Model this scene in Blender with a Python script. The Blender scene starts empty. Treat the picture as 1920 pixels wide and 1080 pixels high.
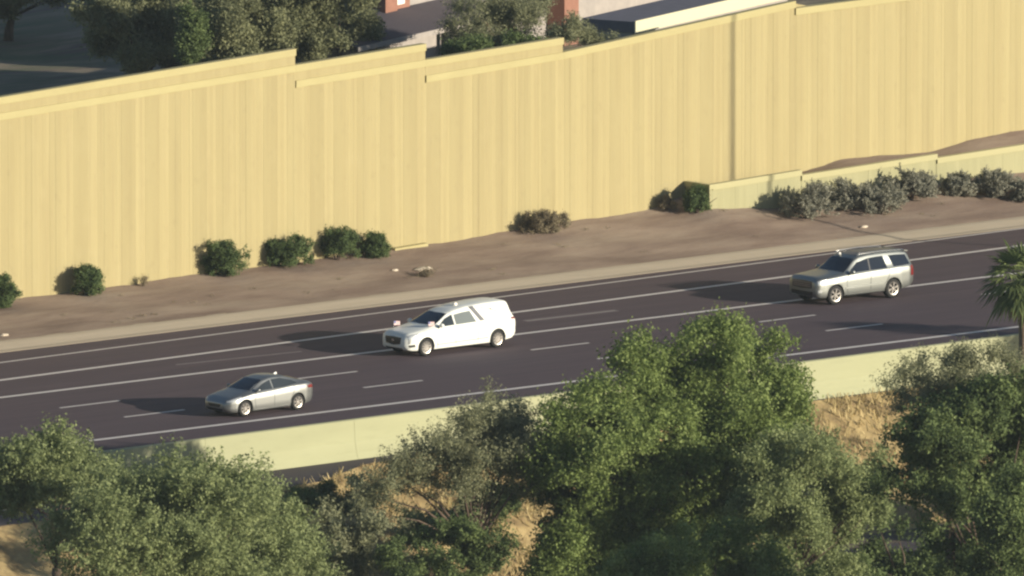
import bpy, bmesh, math, random
import numpy as np
from mathutils import Vector, Matrix
from mathutils.bvhtree import BVHTree
rad = math.radians
random.seed(7)
scene = bpy.context.scene
col = scene.collection

# ------------------------------------------------------------------ camera
# World: x runs along the freeway, y across it (away from the helicopter), z up, metres.
CAM_D, CAM_YAW, CAM_DIP, PX_M = 700.0, rad(41), rad(8.1), 45.4
VIEW = np.array([math.sin(CAM_YAW)*math.cos(CAM_DIP), math.cos(CAM_YAW)*math.cos(CAM_DIP), -math.sin(CAM_DIP)])
RIGHT = np.array([math.cos(CAM_YAW), -math.sin(CAM_YAW), 0.0])
UP = np.cross(RIGHT, VIEW)
CPOS = -CAM_D*VIEW
cam_d = bpy.data.cameras.new('camera'); cam = bpy.data.objects.new('camera', cam_d); col.objects.link(cam)
cam.location = CPOS
cam.rotation_euler = Matrix((RIGHT, UP, -VIEW)).transposed().to_euler()
cam_d.sensor_width = 36; cam_d.lens = PX_M*CAM_D/1920*36
cam_d.clip_start = 10; cam_d.clip_end = 4000
scene.camera = cam

# ------------------------------------------------------------------ sky, sun, exposure
SUN_EL, SUN_AZ = rad(13.5), math.atan2(.41, -.91)        # azimuth measured from +y towards +x
world = bpy.data.worlds.new('World'); scene.world = world; world.use_nodes = True
wn = world.node_tree.nodes; wl = world.node_tree.links
sky = wn.new('ShaderNodeTexSky'); sky.sky_type = 'NISHITA'; sky.sun_disc = False
sky.sun_elevation = SUN_EL; sky.sun_rotation = SUN_AZ; sky.dust_density = 0.5; sky.ozone_density = 2.0; sky.air_density = 1.0
wn['Background'].inputs['Strength'].default_value = 0.065
wl.new(sky.outputs['Color'], wn['Background'].inputs['Color'])
sd = bpy.data.lights.new('sun', 'SUN'); sun = bpy.data.objects.new('sun', sd); col.objects.link(sun)
sd.energy = 4.6; sd.angle = rad(0.5); sd.color = (1.0, 0.90, 0.72)
to_sun = Vector((math.sin(SUN_AZ)*math.cos(SUN_EL), math.cos(SUN_AZ)*math.cos(SUN_EL), math.sin(SUN_EL)))
sun.rotation_euler = to_sun.to_track_quat('Z', 'Y').to_euler()
scene.view_settings.view_transform = 'Standard'; scene.view_settings.look = 'None'
scene.view_settings.gamma = 1; scene.view_settings.exposure = 0.65; scene.view_settings.use_curve_mapping = False
scene.render.engine = 'CYCLES'
scene.render.filter_size = 2.4
try: scene.cycles.filter_width = 2.4
except Exception: pass
scene.cycles.max_bounces = 6; scene.cycles.volume_bounces = 0
scene.cycles.use_denoising = True

def add_haze(density):
    m = bpy.data.materials.new('haze'); m.use_nodes = True; nt = m.node_tree; nt.nodes.clear()
    o = nt.nodes.new('ShaderNodeOutputMaterial'); v = nt.nodes.new('ShaderNodeVolumePrincipled')
    v.inputs['Color'].default_value = (.72, .86, 1.0, 1); v.inputs['Density'].default_value = density
    nt.links.new(v.outputs[0], o.inputs['Volume'])
    me = bpy.data.meshes.new('haze'); a, b, z0, z1 = -3000, 3000, -9, 130
    P_ = [(a, a, z0), (b, a, z0), (b, b, z0), (a, b, z0), (a, a, z1), (b, a, z1), (b, b, z1), (a, b, z1)]
    me.from_pydata(P_, [], [(0, 3, 2, 1), (4, 5, 6, 7), (0, 1, 5, 4), (1, 2, 6, 5), (2, 3, 7, 6), (3, 0, 4, 7)]); me.materials.append(m)
    h = bpy.data.objects.new('haze', me); col.objects.link(h); h['kind'] = 'stuff'
add_haze(4.5e-5)

# ------------------------------------------------------------------ measuring helpers
def _ray(px, py):
    d = VIEW*(PX_M*CAM_D) + RIGHT*(px-960) + UP*(540-py)
    return d/np.linalg.norm(d)
def onz(px, py, z=0.0):
    d = _ray(px, py); return CPOS + (z-CPOS[2])/d[2]*d
def ony(px, py, y):
    d = _ray(px, py); return CPOS + (y-CPOS[1])/d[1]*d
def lerp(a, b, t): return a+(b-a)*t

# ------------------------------------------------------------------ materials
def mat(name, base, rough=0.8, metal=0.0, spec=0.5, **kw):
    m = bpy.data.materials.new(name); m.use_nodes = True
    p = m.node_tree.nodes['Principled BSDF']
    p.inputs['Base Color'].default_value = (*base, 1); p.inputs['Roughness'].default_value = rough
    p.inputs['Metallic'].default_value = metal; p.inputs['Specular IOR Level'].default_value = spec
    for k, v in kw.items(): p.inputs[k.replace('_', ' ')].default_value = v
    return m
def nodes(m): return m.node_tree.nodes, m.node_tree.links, m.node_tree.nodes['Principled BSDF']
def noisy(m, stops, scale=4.0, stretch=(1, 1, 1), detail=6, rough=.6, lo=.3, hi=.7, second=None, bump=0.0, bscale=None, src='Object'):
    """colour from noise: stops = list of colours; second=(scale, stretch, amount, colour) mixes a further noise in"""
    n, l, p = nodes(m)
    tc = n.new('ShaderNodeTexCoord')
    def nz(sc, st, det=detail):
        mp = n.new('ShaderNodeMapping'); mp.inputs['Scale'].default_value = st; l.new(tc.outputs[src], mp.inputs['Vector'])
        t = n.new('ShaderNodeTexNoise'); t.inputs['Scale'].default_value = sc; t.inputs['Detail'].default_value = det
        t.inputs['Roughness'].default_value = rough; l.new(mp.outputs[0], t.inputs['Vector']); return t
    t = nz(scale, stretch)
    r = n.new('ShaderNodeValToRGB'); l.new(t.outputs['Fac'], r.inputs['Fac'])
    el = r.color_ramp.elements
    while len(el) < len(stops): el.new(.5)
    for i, c in enumerate(stops):
        el[i].position = lo+(hi-lo)*i/max(1, len(stops)-1); el[i].color = (*c, 1)
    out = r.outputs['Color']
    for s in (second or []):
        t2 = nz(s[0], s[1]); r2 = n.new('ShaderNodeValToRGB'); l.new(t2.outputs['Fac'], r2.inputs['Fac'])
        r2.color_ramp.elements[0].position = s[4] if len(s) > 4 else .5; r2.color_ramp.elements[0].color = (0, 0, 0, 1)
        r2.color_ramp.elements[1].position = s[5] if len(s) > 5 else .7; r2.color_ramp.elements[1].color = (s[2],)*3+(1,)
        mx = n.new('ShaderNodeMix'); mx.data_type = 'RGBA'
        l.new(r2.outputs['Color'], mx.inputs[0]); l.new(out, mx.inputs[6]); mx.inputs[7].default_value = (*s[3], 1); out = mx.outputs[2]
    l.new(out, p.inputs['Base Color'])
    if bump:
        b = n.new('ShaderNodeBump'); b.inputs['Strength'].default_value = bump; b.inputs['Distance'].default_value = .05
        tb = nz(bscale or scale*6, (1, 1, 1)); l.new(tb.outputs['Fac'], b.inputs['Height']); l.new(b.outputs[0], p.inputs['Normal'])
    return m
def leafmat(name, c0, c1, c2, trans=.35):
    m = bpy.data.materials.new(name); m.use_nodes = True
    n, l, p = nodes(m)
    g = n.new('ShaderNodeNewGeometry'); tc = n.new('ShaderNodeTexCoord')
    t = n.new('ShaderNodeTexNoise'); t.inputs['Scale'].default_value = .9; t.inputs['Detail'].default_value = 3
    l.new(tc.outputs['Object'], t.inputs['Vector'])
    a = n.new('ShaderNodeMath'); a.operation = 'MULTIPLY_ADD'; l.new(g.outputs['Random Per Island'], a.inputs[0])
    a.inputs[1].default_value = .28; a.inputs[2].default_value = 0; l.new(t.outputs['Fac'], a.inputs[2])
    r = n.new('ShaderNodeValToRGB'); l.new(a.outputs[0], r.inputs['Fac']); e = r.color_ramp.elements
    e.new(.5); e[0].position = .38; e[1].position = .62; e[2].position = .92
    for i, c in enumerate((c0, c1, c2)): e[i].color = (*c, 1)
    l.new(r.outputs[0], p.inputs['Base Color']); p.inputs['Roughness'].default_value = .6
    p.inputs['Specular IOR Level'].default_value = .12
    tr = n.new('ShaderNodeBsdfTranslucent'); l.new(r.outputs[0], tr.inputs['Color'])
    mx = n.new('ShaderNodeMixShader'); mx.inputs[0].default_value = trans
    l.new(p.outputs[0], mx.inputs[1]); l.new(tr.outputs[0], mx.inputs[2]); l.new(mx.outputs[0], n['Material Output'].inputs['Surface'])
    return m

M = {}
M['asphalt'] = noisy(mat('asphalt', (.05,)*3, .85, spec=.3), [(.078, .055, .066), (.094, .067, .078)], .9, (.12, 1, 1), lo=.35, hi=.65,
                     second=[(3.5, (.03, 1.3, 1), .75, (.058, .045, .054), .46, .72), (60, (1, 1, 1), .3, (.13, .115, .12), .55, .75)], bump=.15, bscale=70)
M['asphalt_low'] = noisy(mat('asphalt_low', (.05,)*3, .85, spec=.3), [(.055, .046, .054), (.075, .063, .07)], .9, (.12, 1, 1), bump=.15, bscale=60)
M['paint'] = noisy(mat('road_paint', (.5,)*3, .7), [(.62, .58, .55), (.76, .72, .68)], 3, (.6, 3, 1),
                   second=[(25, (1, 1, 1), .5, (.34, .30, .29), .58, .72)])
M['paint_worn'] = noisy(mat('worn_paint', (.12,)*3, .8), [(.15, .125, .13), (.30, .27, .26)], 2.2, (.5, 5, 1), lo=.3, hi=.75)
M['kerb'] = noisy(mat('kerb_concrete', (.3,)*3, .85), [(.40, .34, .255), (.46, .39, .30)], 1.2, (.25, 2, 1), second=[(20, (1, 1, 1), .4, (.32, .26, .20), .55, .75)])
M['dirt'] = noisy(mat('dry_dirt', (.25,)*3, .95, spec=.2), [(.19, .138, .110), (.262, .200, .158), (.32, .255, .20)], .55, (.30, 1.2, 1), lo=.36, hi=.66,
                  second=[(2.2, (.4, 1.4, 1), .5, (.19, .135, .11), .52, .72), (30, (1, 1, 1), .3, (.33, .27, .21), .58, .75)], bump=.4, bscale=9)
M['wall'] = noisy(mat('tan_wall_panel', (.6,)*3, .9, spec=.2), [(.338, .287, .152), (.372, .320, .172)], .8, (1.8, 1, .10), lo=.3, hi=.7,
                  second=[(4, (1.2, 1, .035), .38, (.29, .24, .132), .5, .7), (1.4, (1, 1, .8), .35, (.385, .33, .185), .55, .75), (3, (1, 1, .6), .4, (.29, .245, .135), .58, .75)], bump=.12, bscale=25)
M['coping'] = noisy(mat('tan_wall_coping', (.66,)*3, .85, spec=.2), [(.385, .338, .175), (.42, .374, .195)], 1.5, (.4, 1, 1), second=[(9, (1, 1, 1), .4, (.33, .275, .15), .6, .75)])
M['wall_low'] = noisy(mat('pale_low_wall', (.62,)*3, .9, spec=.2), [(.30, .29, .17), (.35, .335, .20)], 1.2, (2, 1, .2), second=[(6, (1.5, 1, .2), .4, (.30, .28, .165), .55, .72)])
M['coping_low'] = mat('pale_low_coping', (.385, .36, .20), .85)
M['barrier'] = noisy(mat('pale_concrete_face', (.66,)*3, .85, spec=.2), [(.325, .330, .205), (.36, .366, .228)], .7, (.3, 1, 1.5), second=[(3, (.3, 1, 2), .35, (.26, .27, .172), .55, .75)])
M['grassbank'] = noisy(mat('dry_bank_soil', (.4,)*3, .95, spec=.1), [(.16, .115, .06), (.33, .245, .12), (.50, .385, .19)], .8, (1, 1, 1), lo=.3, hi=.68,
                       second=[(4, (1, 1, 1), .6, (.20, .13, .08), .55, .7)], bump=.8, bscale=5)
M['drygrass'] = leafmat('dry_grass', (.27, .21, .10), (.45, .36, .18), (.58, .48, .25), .2)
M['lowground'] = noisy(mat('low_ground', (.1,)*3, .95, spec=.1), [(.09, .075, .06), (.16, .13, .10)], .25, (1, 1, 1), bump=.6, bscale=3)
M['lawn'] = noisy(mat('yard_ground', (.1,)*3, .95, spec=.1), [(.10, .12, .075), (.19, .17, .12), (.34, .27, .22)], .22, (.6, 1.6, 1), lo=.36, hi=.68,
                  second=[(.5, (.3, 2.5, 1), .8, (.16, .11, .11), .55, .65)], bump=.6, bscale=3)
M['bark'] = noisy(mat('bark', (.1,)*3, .9, spec=.2), [(.06, .045, .035), (.14, .10, .075)], 6, (1, 1, .3), bump=.4)
M['palmbark'] = noisy(mat('palm_bark', (.2,)*3, .9, spec=.2), [(.17, .125, .09), (.26, .20, .145)], 5, (1, 1, 3), bump=.5)
M['rubber'] = mat('tyre_rubber', (.018, .018, .018), .75, spec=.3)
M['well'] = mat('dark_underside', (.010, .010, .011), .9, spec=.1)
M['rim'] = mat('alloy_rim', (.46, .44, .42), .3, .85)
M['rimdark'] = mat('rim_recess', (.05, .05, .05), .6, .3)
M['glass'] = mat('dark_car_glass', (.012, .016, .026), .04, 0, .6)
M['glass_side'] = mat('side_car_glass', (.035, .042, .048), .08, 0, .8)
M['chrome'] = mat('chrome', (.75, .74, .72), .15, 1.0)
M['lamp_clear'] = mat('clear_lamp', (.62, .64, .64), .25, .5, .8)
M['lamp_red'] = mat('red_lamp', (.16, .018, .016), .2, 0, .6)
M['black'] = mat('black_trim', (.015, .015, .017), .5)
M['seam'] = mat('seam_dark', (.05, .05, .05), .8)  # dark strips along the door joints
M['stucco'] = noisy(mat('pale_stucco', (.4,)*3, .9), [(.30, .27, .25), (.38, .34, .31)], 2)
M['stucco_red'] = noisy(mat('red_brown_stucco', (.3,)*3, .9), [(.24, .115, .08), (.30, .15, .105)], 2)
M['shingle'] = noisy(mat('dark_shingle', (.08,)*3, .9), [(.050, .042, .052), (.085, .070, .082)], 5, (1, 6, 1))
M['greyroof'] = noisy(mat('grey_blue_roof', (.12,)*3, .7), [(.105, .10, .125), (.14, .13, .155)], 2)
M['cream'] = mat('cream_siding', (.60, .57, .40), .6)
M['white'] = mat('white_trim', (.8, .78, .72), .6)
M['rock'] = noisy(mat('pale_rock', (.5,)*3, .9), [(.42, .35, .27), (.62, .55, .44)], 6)
M['pebble'] = mat('pebble', (.30, .24, .18), .9)
M['steel'] = mat('galvanised_steel', (.35, .35, .36), .5, .6)
def paint(name, base, metal, rough, coat=.6):
    m = mat(name, base, rough, metal, .5); p = nodes(m)[2]
    p.inputs['Coat Weight'].default_value = coat; p.inputs['Coat Roughness'].default_value = .06
    return m
M['silver'] = paint('silver_paint', (.28, .295, .285), .88, .42, .2)
M['silver2'] = paint('silver_paint_sedan', (.29, .30, .295), .88, .42, .2)
M['whitepaint'] = paint('white_car_paint', (.74, .76, .72), 0, .45, .3)

LEAF = {
 'bright': leafmat('leaf_bright', (.115, .155, .045), (.205, .270, .085), (.33, .40, .15), .40),
 'olive': leafmat('leaf_olive', (.150, .185, .080), (.245, .290, .130), (.34, .385, .18), .38),
 'grey': leafmat('leaf_grey_olive', (.155, .165, .090), (.25, .26, .150), (.34, .35, .21), .38),
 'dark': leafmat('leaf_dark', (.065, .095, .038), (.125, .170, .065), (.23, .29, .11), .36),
 'back': leafmat('leaf_back', (.150, .165, .090), (.235, .245, .135), (.31, .32, .17), .42),
 'shrub': leafmat('leaf_shrub', (.055, .085, .034), (.105, .150, .060), (.17, .225, .09), .3),
 'sage': leafmat('leaf_sage', (.18, .180, .145), (.29, .29, .23), (.39, .38, .30), .28),
 'dry': leafmat('leaf_dry', (.14, .12, .08), (.23, .195, .13), (.31, .27, .18), .25),
 'palm': leafmat('leaf_palm', (.075, .10, .04), (.135, .175, .07), (.23, .28, .11), .35),
 'palmdry': leafmat('leaf_palm_dry', (.20, .13, .075), (.30, .20, .115), (.40, .28, .165), .3),
}

# ------------------------------------------------------------------ object helpers
def mesh(name, verts, faces, m=None, smooth=False):
    me = bpy.data.meshes.new(name); me.from_pydata([tuple(v) for v in verts], [], faces); me.update()
    if m: me.materials.append(m)
    if smooth: me.polygons.foreach_set('use_smooth', [True]*len(me.polygons))
    return me
def qmesh(name, V, m):
    """fast loose faces: V is (n,k,3) with k corners each"""
    V = np.asarray(V, dtype=np.float32); n, k = V.shape[:2]; me = bpy.data.meshes.new(name)
    me.vertices.add(n*k); me.vertices.foreach_set('co', np.asarray(V, dtype=np.float32).ravel())
    me.loops.add(n*k); me.loops.foreach_set('vertex_index', np.arange(n*k, dtype=np.int32))
    me.polygons.add(n); me.polygons.foreach_set('loop_start', np.arange(0, n*k, k, dtype=np.int32))
    try: me.polygons.foreach_set('loop_total', np.full(n, k, dtype=np.int32))
    except Exception: pass
    me.update(calc_edges=True); me.materials.append(m); return me
def link(name, me, parent=None, loc=(0, 0, 0), rz=0):
    o = bpy.data.objects.new(name, me); col.objects.link(o); o.location = loc; o.rotation_euler = (0, 0, rz)
    if parent: o.parent = parent
    return o
def tag(o, label=None, cat=None, group=None, kind=None):
    if label: o['label'] = label
    if cat: o['category'] = cat
    if group: o['group'] = group
    if kind: o['kind'] = kind
    return o
def empty(name, loc, label, cat, group=None, rz=0):
    o = link(name, None, None, loc, rz); o.empty_display_size = .3; return tag(o, label, cat, group)
class MB:
    def __init__(s): s.v = []; s.f = []
    def add(s, v, f):
        b = len(s.v); s.v += [tuple(map(float, p)) for p in v]; s.f += [tuple(b+i for i in q) for q in f]; return s
    def hexa(s, p):   # 8 points: bottom 4 (ccw), top 4
        return s.add(p, [(0, 3, 2, 1), (4, 5, 6, 7), (0, 1, 5, 4), (1, 2, 6, 5), (2, 3, 7, 6), (3, 0, 4, 7)])
    def box(s, x0, y0, z0, x1, y1, z1):
        return s.hexa([(x0, y0, z0), (x1, y0, z0), (x1, y1, z0), (x0, y1, z0), (x0, y0, z1), (x1, y0, z1), (x1, y1, z1), (x0, y1, z1)])
    def tube(s, pts, rr, n=8, cap=True):
        pts = [Vector(p) for p in pts]; rings = []
        if not hasattr(rr, '__len__'): rr = [rr]*len(pts)
        for i, p in enumerate(pts):
            d = (pts[min(i+1, len(pts)-1)]-pts[max(i-1, 0)]).normalized()
            a = d.orthogonal().normalized() if abs(d.z) < .98 else Vector((1, 0, 0)); a = (a-d*a.dot(d)).normalized(); b = d.cross(a)
            rings.append([p+(a*math.cos(t)+b*math.sin(t))*rr[i] for t in [2*math.pi*k/n for k in range(n)]])
        v = [q for r in rings for q in r]; f = []
        for i in range(len(pts)-1):
            for k in range(n): f.append((i*n+k, i*n+(k+1) % n, (i+1)*n+(k+1) % n, (i+1)*n+k))
        if cap: f += [tuple(range(n))[::-1], tuple((len(pts)-1)*n+k for k in range(n))]
        return s.add(v, f)
    def build(s, name, m, parent=None, loc=(0, 0, 0), rz=0, smooth=False, sharp=None):
        me = mesh(name, s.v, s.f, m, smooth)
        if sharp is not None: me.polygons.foreach_set('use_smooth', [True]*len(me.polygons)); me.set_sharp_from_angle(angle=rad(sharp))
        return link(name, me, parent, loc, rz)
def struct(o): o['kind'] = 'structure'; return o
def grid(name, X, Y, Z, m, smooth=True):
    ny, nx = X.shape
    v = np.stack([X, Y, Z], -1).reshape(-1, 3)
    f = [(j*nx+i, j*nx+i+1, (j+1)*nx+i+1, (j+1)*nx+i) for j in range(ny-1) for i in range(nx-1)]
    return link(name, mesh(name, v, f, m, smooth))

# ------------------------------------------------------------------ ground, road, verge
XL, XR = -90.0, 110.0
WALL_Y, RET_Y = 7.3, 5.7
rng = np.random.default_rng(3)
def wobble(x, y, a, s, seed=0):
    return a*(np.sin(x*s*1.3+seed)+np.sin(y*s*1.9+1.3*seed+x*s*.6)+np.sin((x+y)*s*2.7+seed*.7)*.5)
# road sheet
KY = -.45
ROAD_Y0 = -24.0
def liney(p0, p1):
    a, b = onz(*p0), onz(*p1)
    return lambda x: a[1]+(x-a[0])*(b[1]-a[1])/(b[0]-a[0])
struct(link('road', mesh('road', [(XL*4, ROAD_Y0, 0), (XR*4, ROAD_Y0, 0), (XR*4, KY+.05, 0), (XL*4, KY+.05, 0)], [(0, 1, 2, 3)], M['asphalt'])))
def stripe(name, fy, x0, x1, w, m=None, z=.004):
    n = 2
    v = [(x0, fy(x0)-w/2, z), (x1, fy(x1)-w/2, z), (x1, fy(x1)+w/2, z), (x0, fy(x0)+w/2, z)]
    return struct(link(name, mesh(name, v, [(0, 1, 2, 3)], m or M['paint'])))
L1 = liney((0, 680), (1920, 428)); L2 = liney((0, 713), (1873, 466)); L3 = liney((0, 745.5), (1843, 520))
LA = liney((120, 764), (1843, 552)); LB = liney((250, 780), (1657, 607)); LE = liney((140, 830), (1915, 612))
stripe('shoulder_line', L1, XL, XR, .16)
stripe('lane_line', L2, XL, XR, .28)
stripe('lane_line', L3, XL, XR, .28)
stripe('edge_line', LE, XL, XR, .30)
for f, x0px, y0px, k in ((LA, 995, 656, 'a'), (LB, 1120, 673, 'b')):
    xs = onz(x0px, y0px)[0]
    for i in range(-9, 12):
        x0 = xs+i*12.19; stripe('dash_line', f, x0, x0+3.05, .17)
mid23 = lambda x: (L2(x)+L3(x))/2
def seg(px, py, px2, py2, w):
    a, b = onz(px, py), onz(px2, py2)
    f = lambda x: a[1]+(x-a[0])*(b[1]-a[1])/(b[0]-a[0])
    stripe('worn_line', f, a[0], b[0], w, M['paint_worn'], .0035)
seg(985, 602, 1156, 582, .38); seg(330, 684, 565, 659, .16)
# kerb with gutter pan: concrete gutter, face, top
KY = -.45
kp = [(KY, .010), (KY+.55, .018), (KY+1.15, .115), (KY+1.35, .145), (KY+1.78, .165), (KY+1.78, -.04), (KY, -.04)]
for i in range(0, int((XR-XL)/3.05)+1):
    x0 = XL+i*3.05; x1 = x0+3.042
    v = [(x, y, z) for x in (x0, x1) for y, z in kp]; n = len(kp)
    f = [(k, n+k, n+(k+1) % n, (k+1) % n) for k in range(n)]+[tuple(range(n)), tuple(range(2*n-1, n-1, -1))]
    if i == 0: kerb = struct(link('kerb', mesh('kerb', [(XL, KY+.1, -.06), (XR, KY+.1, -.06), (XR, KY+1.7, -.06), (XL, KY+1.7, -.06)], [(0, 1, 2, 3)], M['kerb'])))
    link('kerb_stone', mesh('kerb_stone', v, f, M['kerb']), kerb)
# verge ground with slope up to the sound wall
base_px = [(-400, 625), (50, 558), (370, 515), (800, 458), (1230, 390), (1335, 371)]
bx = [ony(*p, WALL_Y) for p in base_px]
ret_px = [(1335, 389), (1450, 391), (1700, 352), (1920, 322), (2200, 285)]
rx_ = [ony(*p, RET_Y) for p in ret_px]
up_px = [(1335, 350), (1500, 323), (1580, 298), (1650, 291), (1740, 286), (1780, 274), (1830, 258), (1920, 242), (2300, 190)]
ux = [ony(*p, WALL_Y) for p in up_px]
def interp(x, pts): return np.interp(x, [p[0] for p in pts], [p[2] for p in pts])
RX0 = rx_[0][0]
def verge_z(x, y):
    x = np.asarray(x, float); y = np.asarray(y, float)
    zw = interp(x, bx); zr = interp(x, rx_)
    t = np.clip((y-1.2)/(WALL_Y-1.2), 0, 1.1)
    tr = np.clip((y-1.2)/(RET_Y-1.2), 0, 1.35)
    zl = lerp(.16, zw, t**1.15); zrr = lerp(.16, zr, tr**1.1)
    k = np.clip((x-(RX0-2.0))/2.5, 0, 1); k = k*k*(3-2*k)
    return lerp(zl, zrr, k)+wobble(x, y, .022, 1.1)*np.clip((y-1.2)*1.2, 0, 1)
xs = np.arange(XL, XR, .35); ys = np.linspace(1.2, 7.6, 24)
X, Y = np.meshgrid(xs, ys)
struct(grid('verge', X, Y, verge_z(X, Y), M['dirt']))
# upper dirt slope between the low wall and the sound wall
xs = np.arange(RX0+.05, XR, .35); ys = np.linspace(RET_Y+.12, WALL_Y+.1, 7)
X, Y = np.meshgrid(xs, ys)
cop_px = [(1335, 346), (1502, 319), (1505, 328), (1755, 289), (1758, 295), (1920, 271), (2300, 214)]
cx_ = [ony(*p, RET_Y-.05) for p in cop_px]
zc = interp(X, cx_)-.10; zu = interp(X, ux)
struct(grid('upper_slope', X, Y, lerp(zc, zu, np.clip((Y-RET_Y-.1)/1.5, 0, 1))+wobble(X, Y, .012, 2), M['dirt']))
# retaining face below the road
FACE_Z = -1.42
strip_px = [(-500, 1057), (0, 985), (400, 934), (590, 903), (680, 869), (960, 824)]  # ramp edge; widened mid-way, dark asphalt standing for shade on the bank top
sp = [onz(*p, FACE_Z) for p in strip_px]
def strip_y(x): return np.minimum(np.interp(x, [p[0] for p in sp], [p[1] for p in sp]), ROAD_Y0-.35)
xs = np.arange(XL*2, XR*2, 1.0)
v = []; f = []
for i, x in enumerate(xs): v += [(x, float(strip_y(x))-.3, FACE_Z+.0), (x, ROAD_Y0-.2, FACE_Z)]
f = [(2*i, 2*i+2, 2*i+3, 2*i+1) for i in range(len(xs)-1)]
struct(link('ramp_road', mesh('ramp_road', v, f, M['asphalt_low'])))
# bank down to the lower street
LOW_Z = -5.4
ts = np.linspace(0, 1, 26); X, T = np.meshgrid(np.arange(XL*1.5, XR*1.5, .6), ts)
Y0 = strip_y(X)-.25; Y1 = Y0-8.2
Yb = lerp(Y0, Y1, T)
Zb = lerp(FACE_Z+.02, LOW_Z-.05, T)+wobble(X, Yb, .16, .9, 2)*np.sin(np.pi*T)+wobble(X, Yb, .05, 3.1, 5)*np.sin(np.pi*T)
struct(grid('bank', X, Yb, Zb, M['grassbank']))
def bank_z(x, y):
    y0 = strip_y(x)-.25; t = np.clip((y0-y)/8.2, 0, 1)
    return lerp(FACE_Z+.02, LOW_Z-.05, t)+wobble(x, y, .16, .9, 2)*np.sin(np.pi*t)
struct(link('ground', mesh('ground', [(-2500, -1500, LOW_Z), (2500, -1500, LOW_Z), (2500, -24.3, LOW_Z), (-2500, -24.3, LOW_Z)], [(0, 1, 2, 3)], M['lowground'])))
a0, a1 = onz(703, 1067, LOW_Z), onz(853, 1040, LOW_Z)
struct(link('street', mesh('street', [(-150, -50, LOW_Z+.03), (150, -50, LOW_Z+.03), (150, -35.2, LOW_Z+.03), (-150, -35.2, LOW_Z+.03)], [(0, 1, 2, 3)], M['asphalt_low'])))
# white line on the ramp at the far left
a, b = onz(-160, 978, FACE_Z), onz(42, 952, FACE_Z)
f_ = lambda x: a[1]+(x-a[0])*(b[1]-a[1])/(b[0]-a[0])
stripe('ramp_line', f_, a[0], b[0], .16, z=FACE_Z+.004)
# face: precast lengths with a rounded lip
wallo = empty('retaining_wall', (0, ROAD_Y0, FACE_Z), 'long pale cream concrete wall along the near edge of the freeway, behind the trees', 'retaining wall')
prof = [(-.42, FACE_Z), (-.34, FACE_Z+.25), (-.24, -.75), (-.20, -.1), (-.19, .10), (-.13, .13), (.02, .13), (.04, .0), (.04, FACE_Z)]
i = 0; x = XL
while x < XR:
    x1 = x+7.6
    v = [(xx, ROAD_Y0+py, pz) for xx in (x, x1-.012) for py, pz in prof]; n = len(prof)
    f = [(k, n+k, n+(k+1) % n, (k+1) % n) for k in range(n)]+[tuple(range(n)), tuple(range(2*n-1, n-1, -1))]
    o = link('wall_length', mesh('wall_length', v, f, M['barrier'])); o.parent = wallo; o.matrix_parent_inverse = Matrix.Translation((0, -ROAD_Y0, -FACE_Z))
    x = x1
# yard ground behind the sound wall
YARD_Z = 4.0
xs = np.linspace(-220, 260, 120); ys = np.concatenate([[7.62], np.linspace(9, 260, 70)])
X, Y = np.meshgrid(xs, ys)
struct(grid('yard', X, Y, YARD_Z+wobble(X, Y, .10, .25), M['lawn']))

# ------------------------------------------------------------------ sound wall
sw = empty('sound_wall', (0, WALL_Y, 0), 'tall tan ribbed sound wall with stepped coping behind the dirt verge', 'sound wall')
sw_inv = Matrix.Translation((0, -WALL_Y, 0))
def P(px, py): q = ony(px, py, WALL_Y); return (q[0], q[2])
def line(p, q):
    a, b = P(*p), P(*q); s = (b[1]-a[1])/(b[0]-a[0]); return lambda x: a[1]+s*(x-a[0])
C1 = line((0, 182), (553, 91)); C2 = line((0, 212), (795, 82)); C3 = line((553, 151), (1055, 70))
c4a = line((800, 141), (1053, 98)); c4b = line((1053, 98), (1487, 2)); C6 = line((1492, 15), (1600, 1))
x553, x795, x1055, x1490, x1200 = P(553, 100)[0], P(797, 100)[0], P(1055, 80)[0], P(1490, 10)[0], P(1053, 98)[0]
def C4(x): return c4a(x) if x < x1200 else c4b(x)
def ptop(x):
    return C2(x) if x < x553 else C3(x) if x < x795 else C4(x) if x < x1490 else C6(x)
CH = .29
def base_z(x): return float(interp(x, bx)) if x < RX0 else float(interp(x, ux))
PW = 1.27
profiles = []
for k in range(6):
    r = random.Random(k*7+2); a = r.uniform(.50, .72); d = r.uniform(.040, .058); f_ = lambda u: d*u/a if u < a else d*(PW-u)/(PW-a)
    p = [(0, .0), (.015, f_(.03))]
    for u in sorted((a*.45, a*.55, a, a+(PW-a)*.30, a+(PW-a)*.36, a+(PW-a)*.66, a+(PW-a)*.72)):
        p.append((u, f_(u)+r.choice((0, .006, .008, -.005))))
    profiles.append(p+[(PW-.016, f_(PW-.02)), (PW-.004, 0)])
x = XL+.2; k = 0; rr = random.Random(5)
while x < XR:
    pr = profiles[rr.choice((0, 1, 2, 3, 4, 5))]; off = rr.uniform(-.002, .002); n = len(pr)
    v = []
    for (u, d) in pr:
        xx = x+u; v += [(xx, WALL_Y-d+off, base_z(xx)-.35), (xx, WALL_Y-d+off, ptop(xx)-.03)]
    m0 = len(v)
    v += [(x, WALL_Y+.2, base_z(x)-.35), (x, WALL_Y+.2, ptop(x)-.03), (x+PW-.004, WALL_Y+.2, base_z(x)-.35), (x+PW-.004, WALL_Y+.2, ptop(x+PW)-.03)]
    f = [(2*i, 2*i+2, 2*i+3, 2*i+1) for i in range(n-1)]
    f += [(m0, 0, 1, m0+1), (2*n-2, m0+2, m0+3, 2*n-1), (m0+2, m0, m0+1, m0+3)]
    o = link('panel', mesh('panel', v, f, M['wall'])); o.parent = sw; o.matrix_parent_inverse = sw_inv
    x += PW; k += 1
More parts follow.
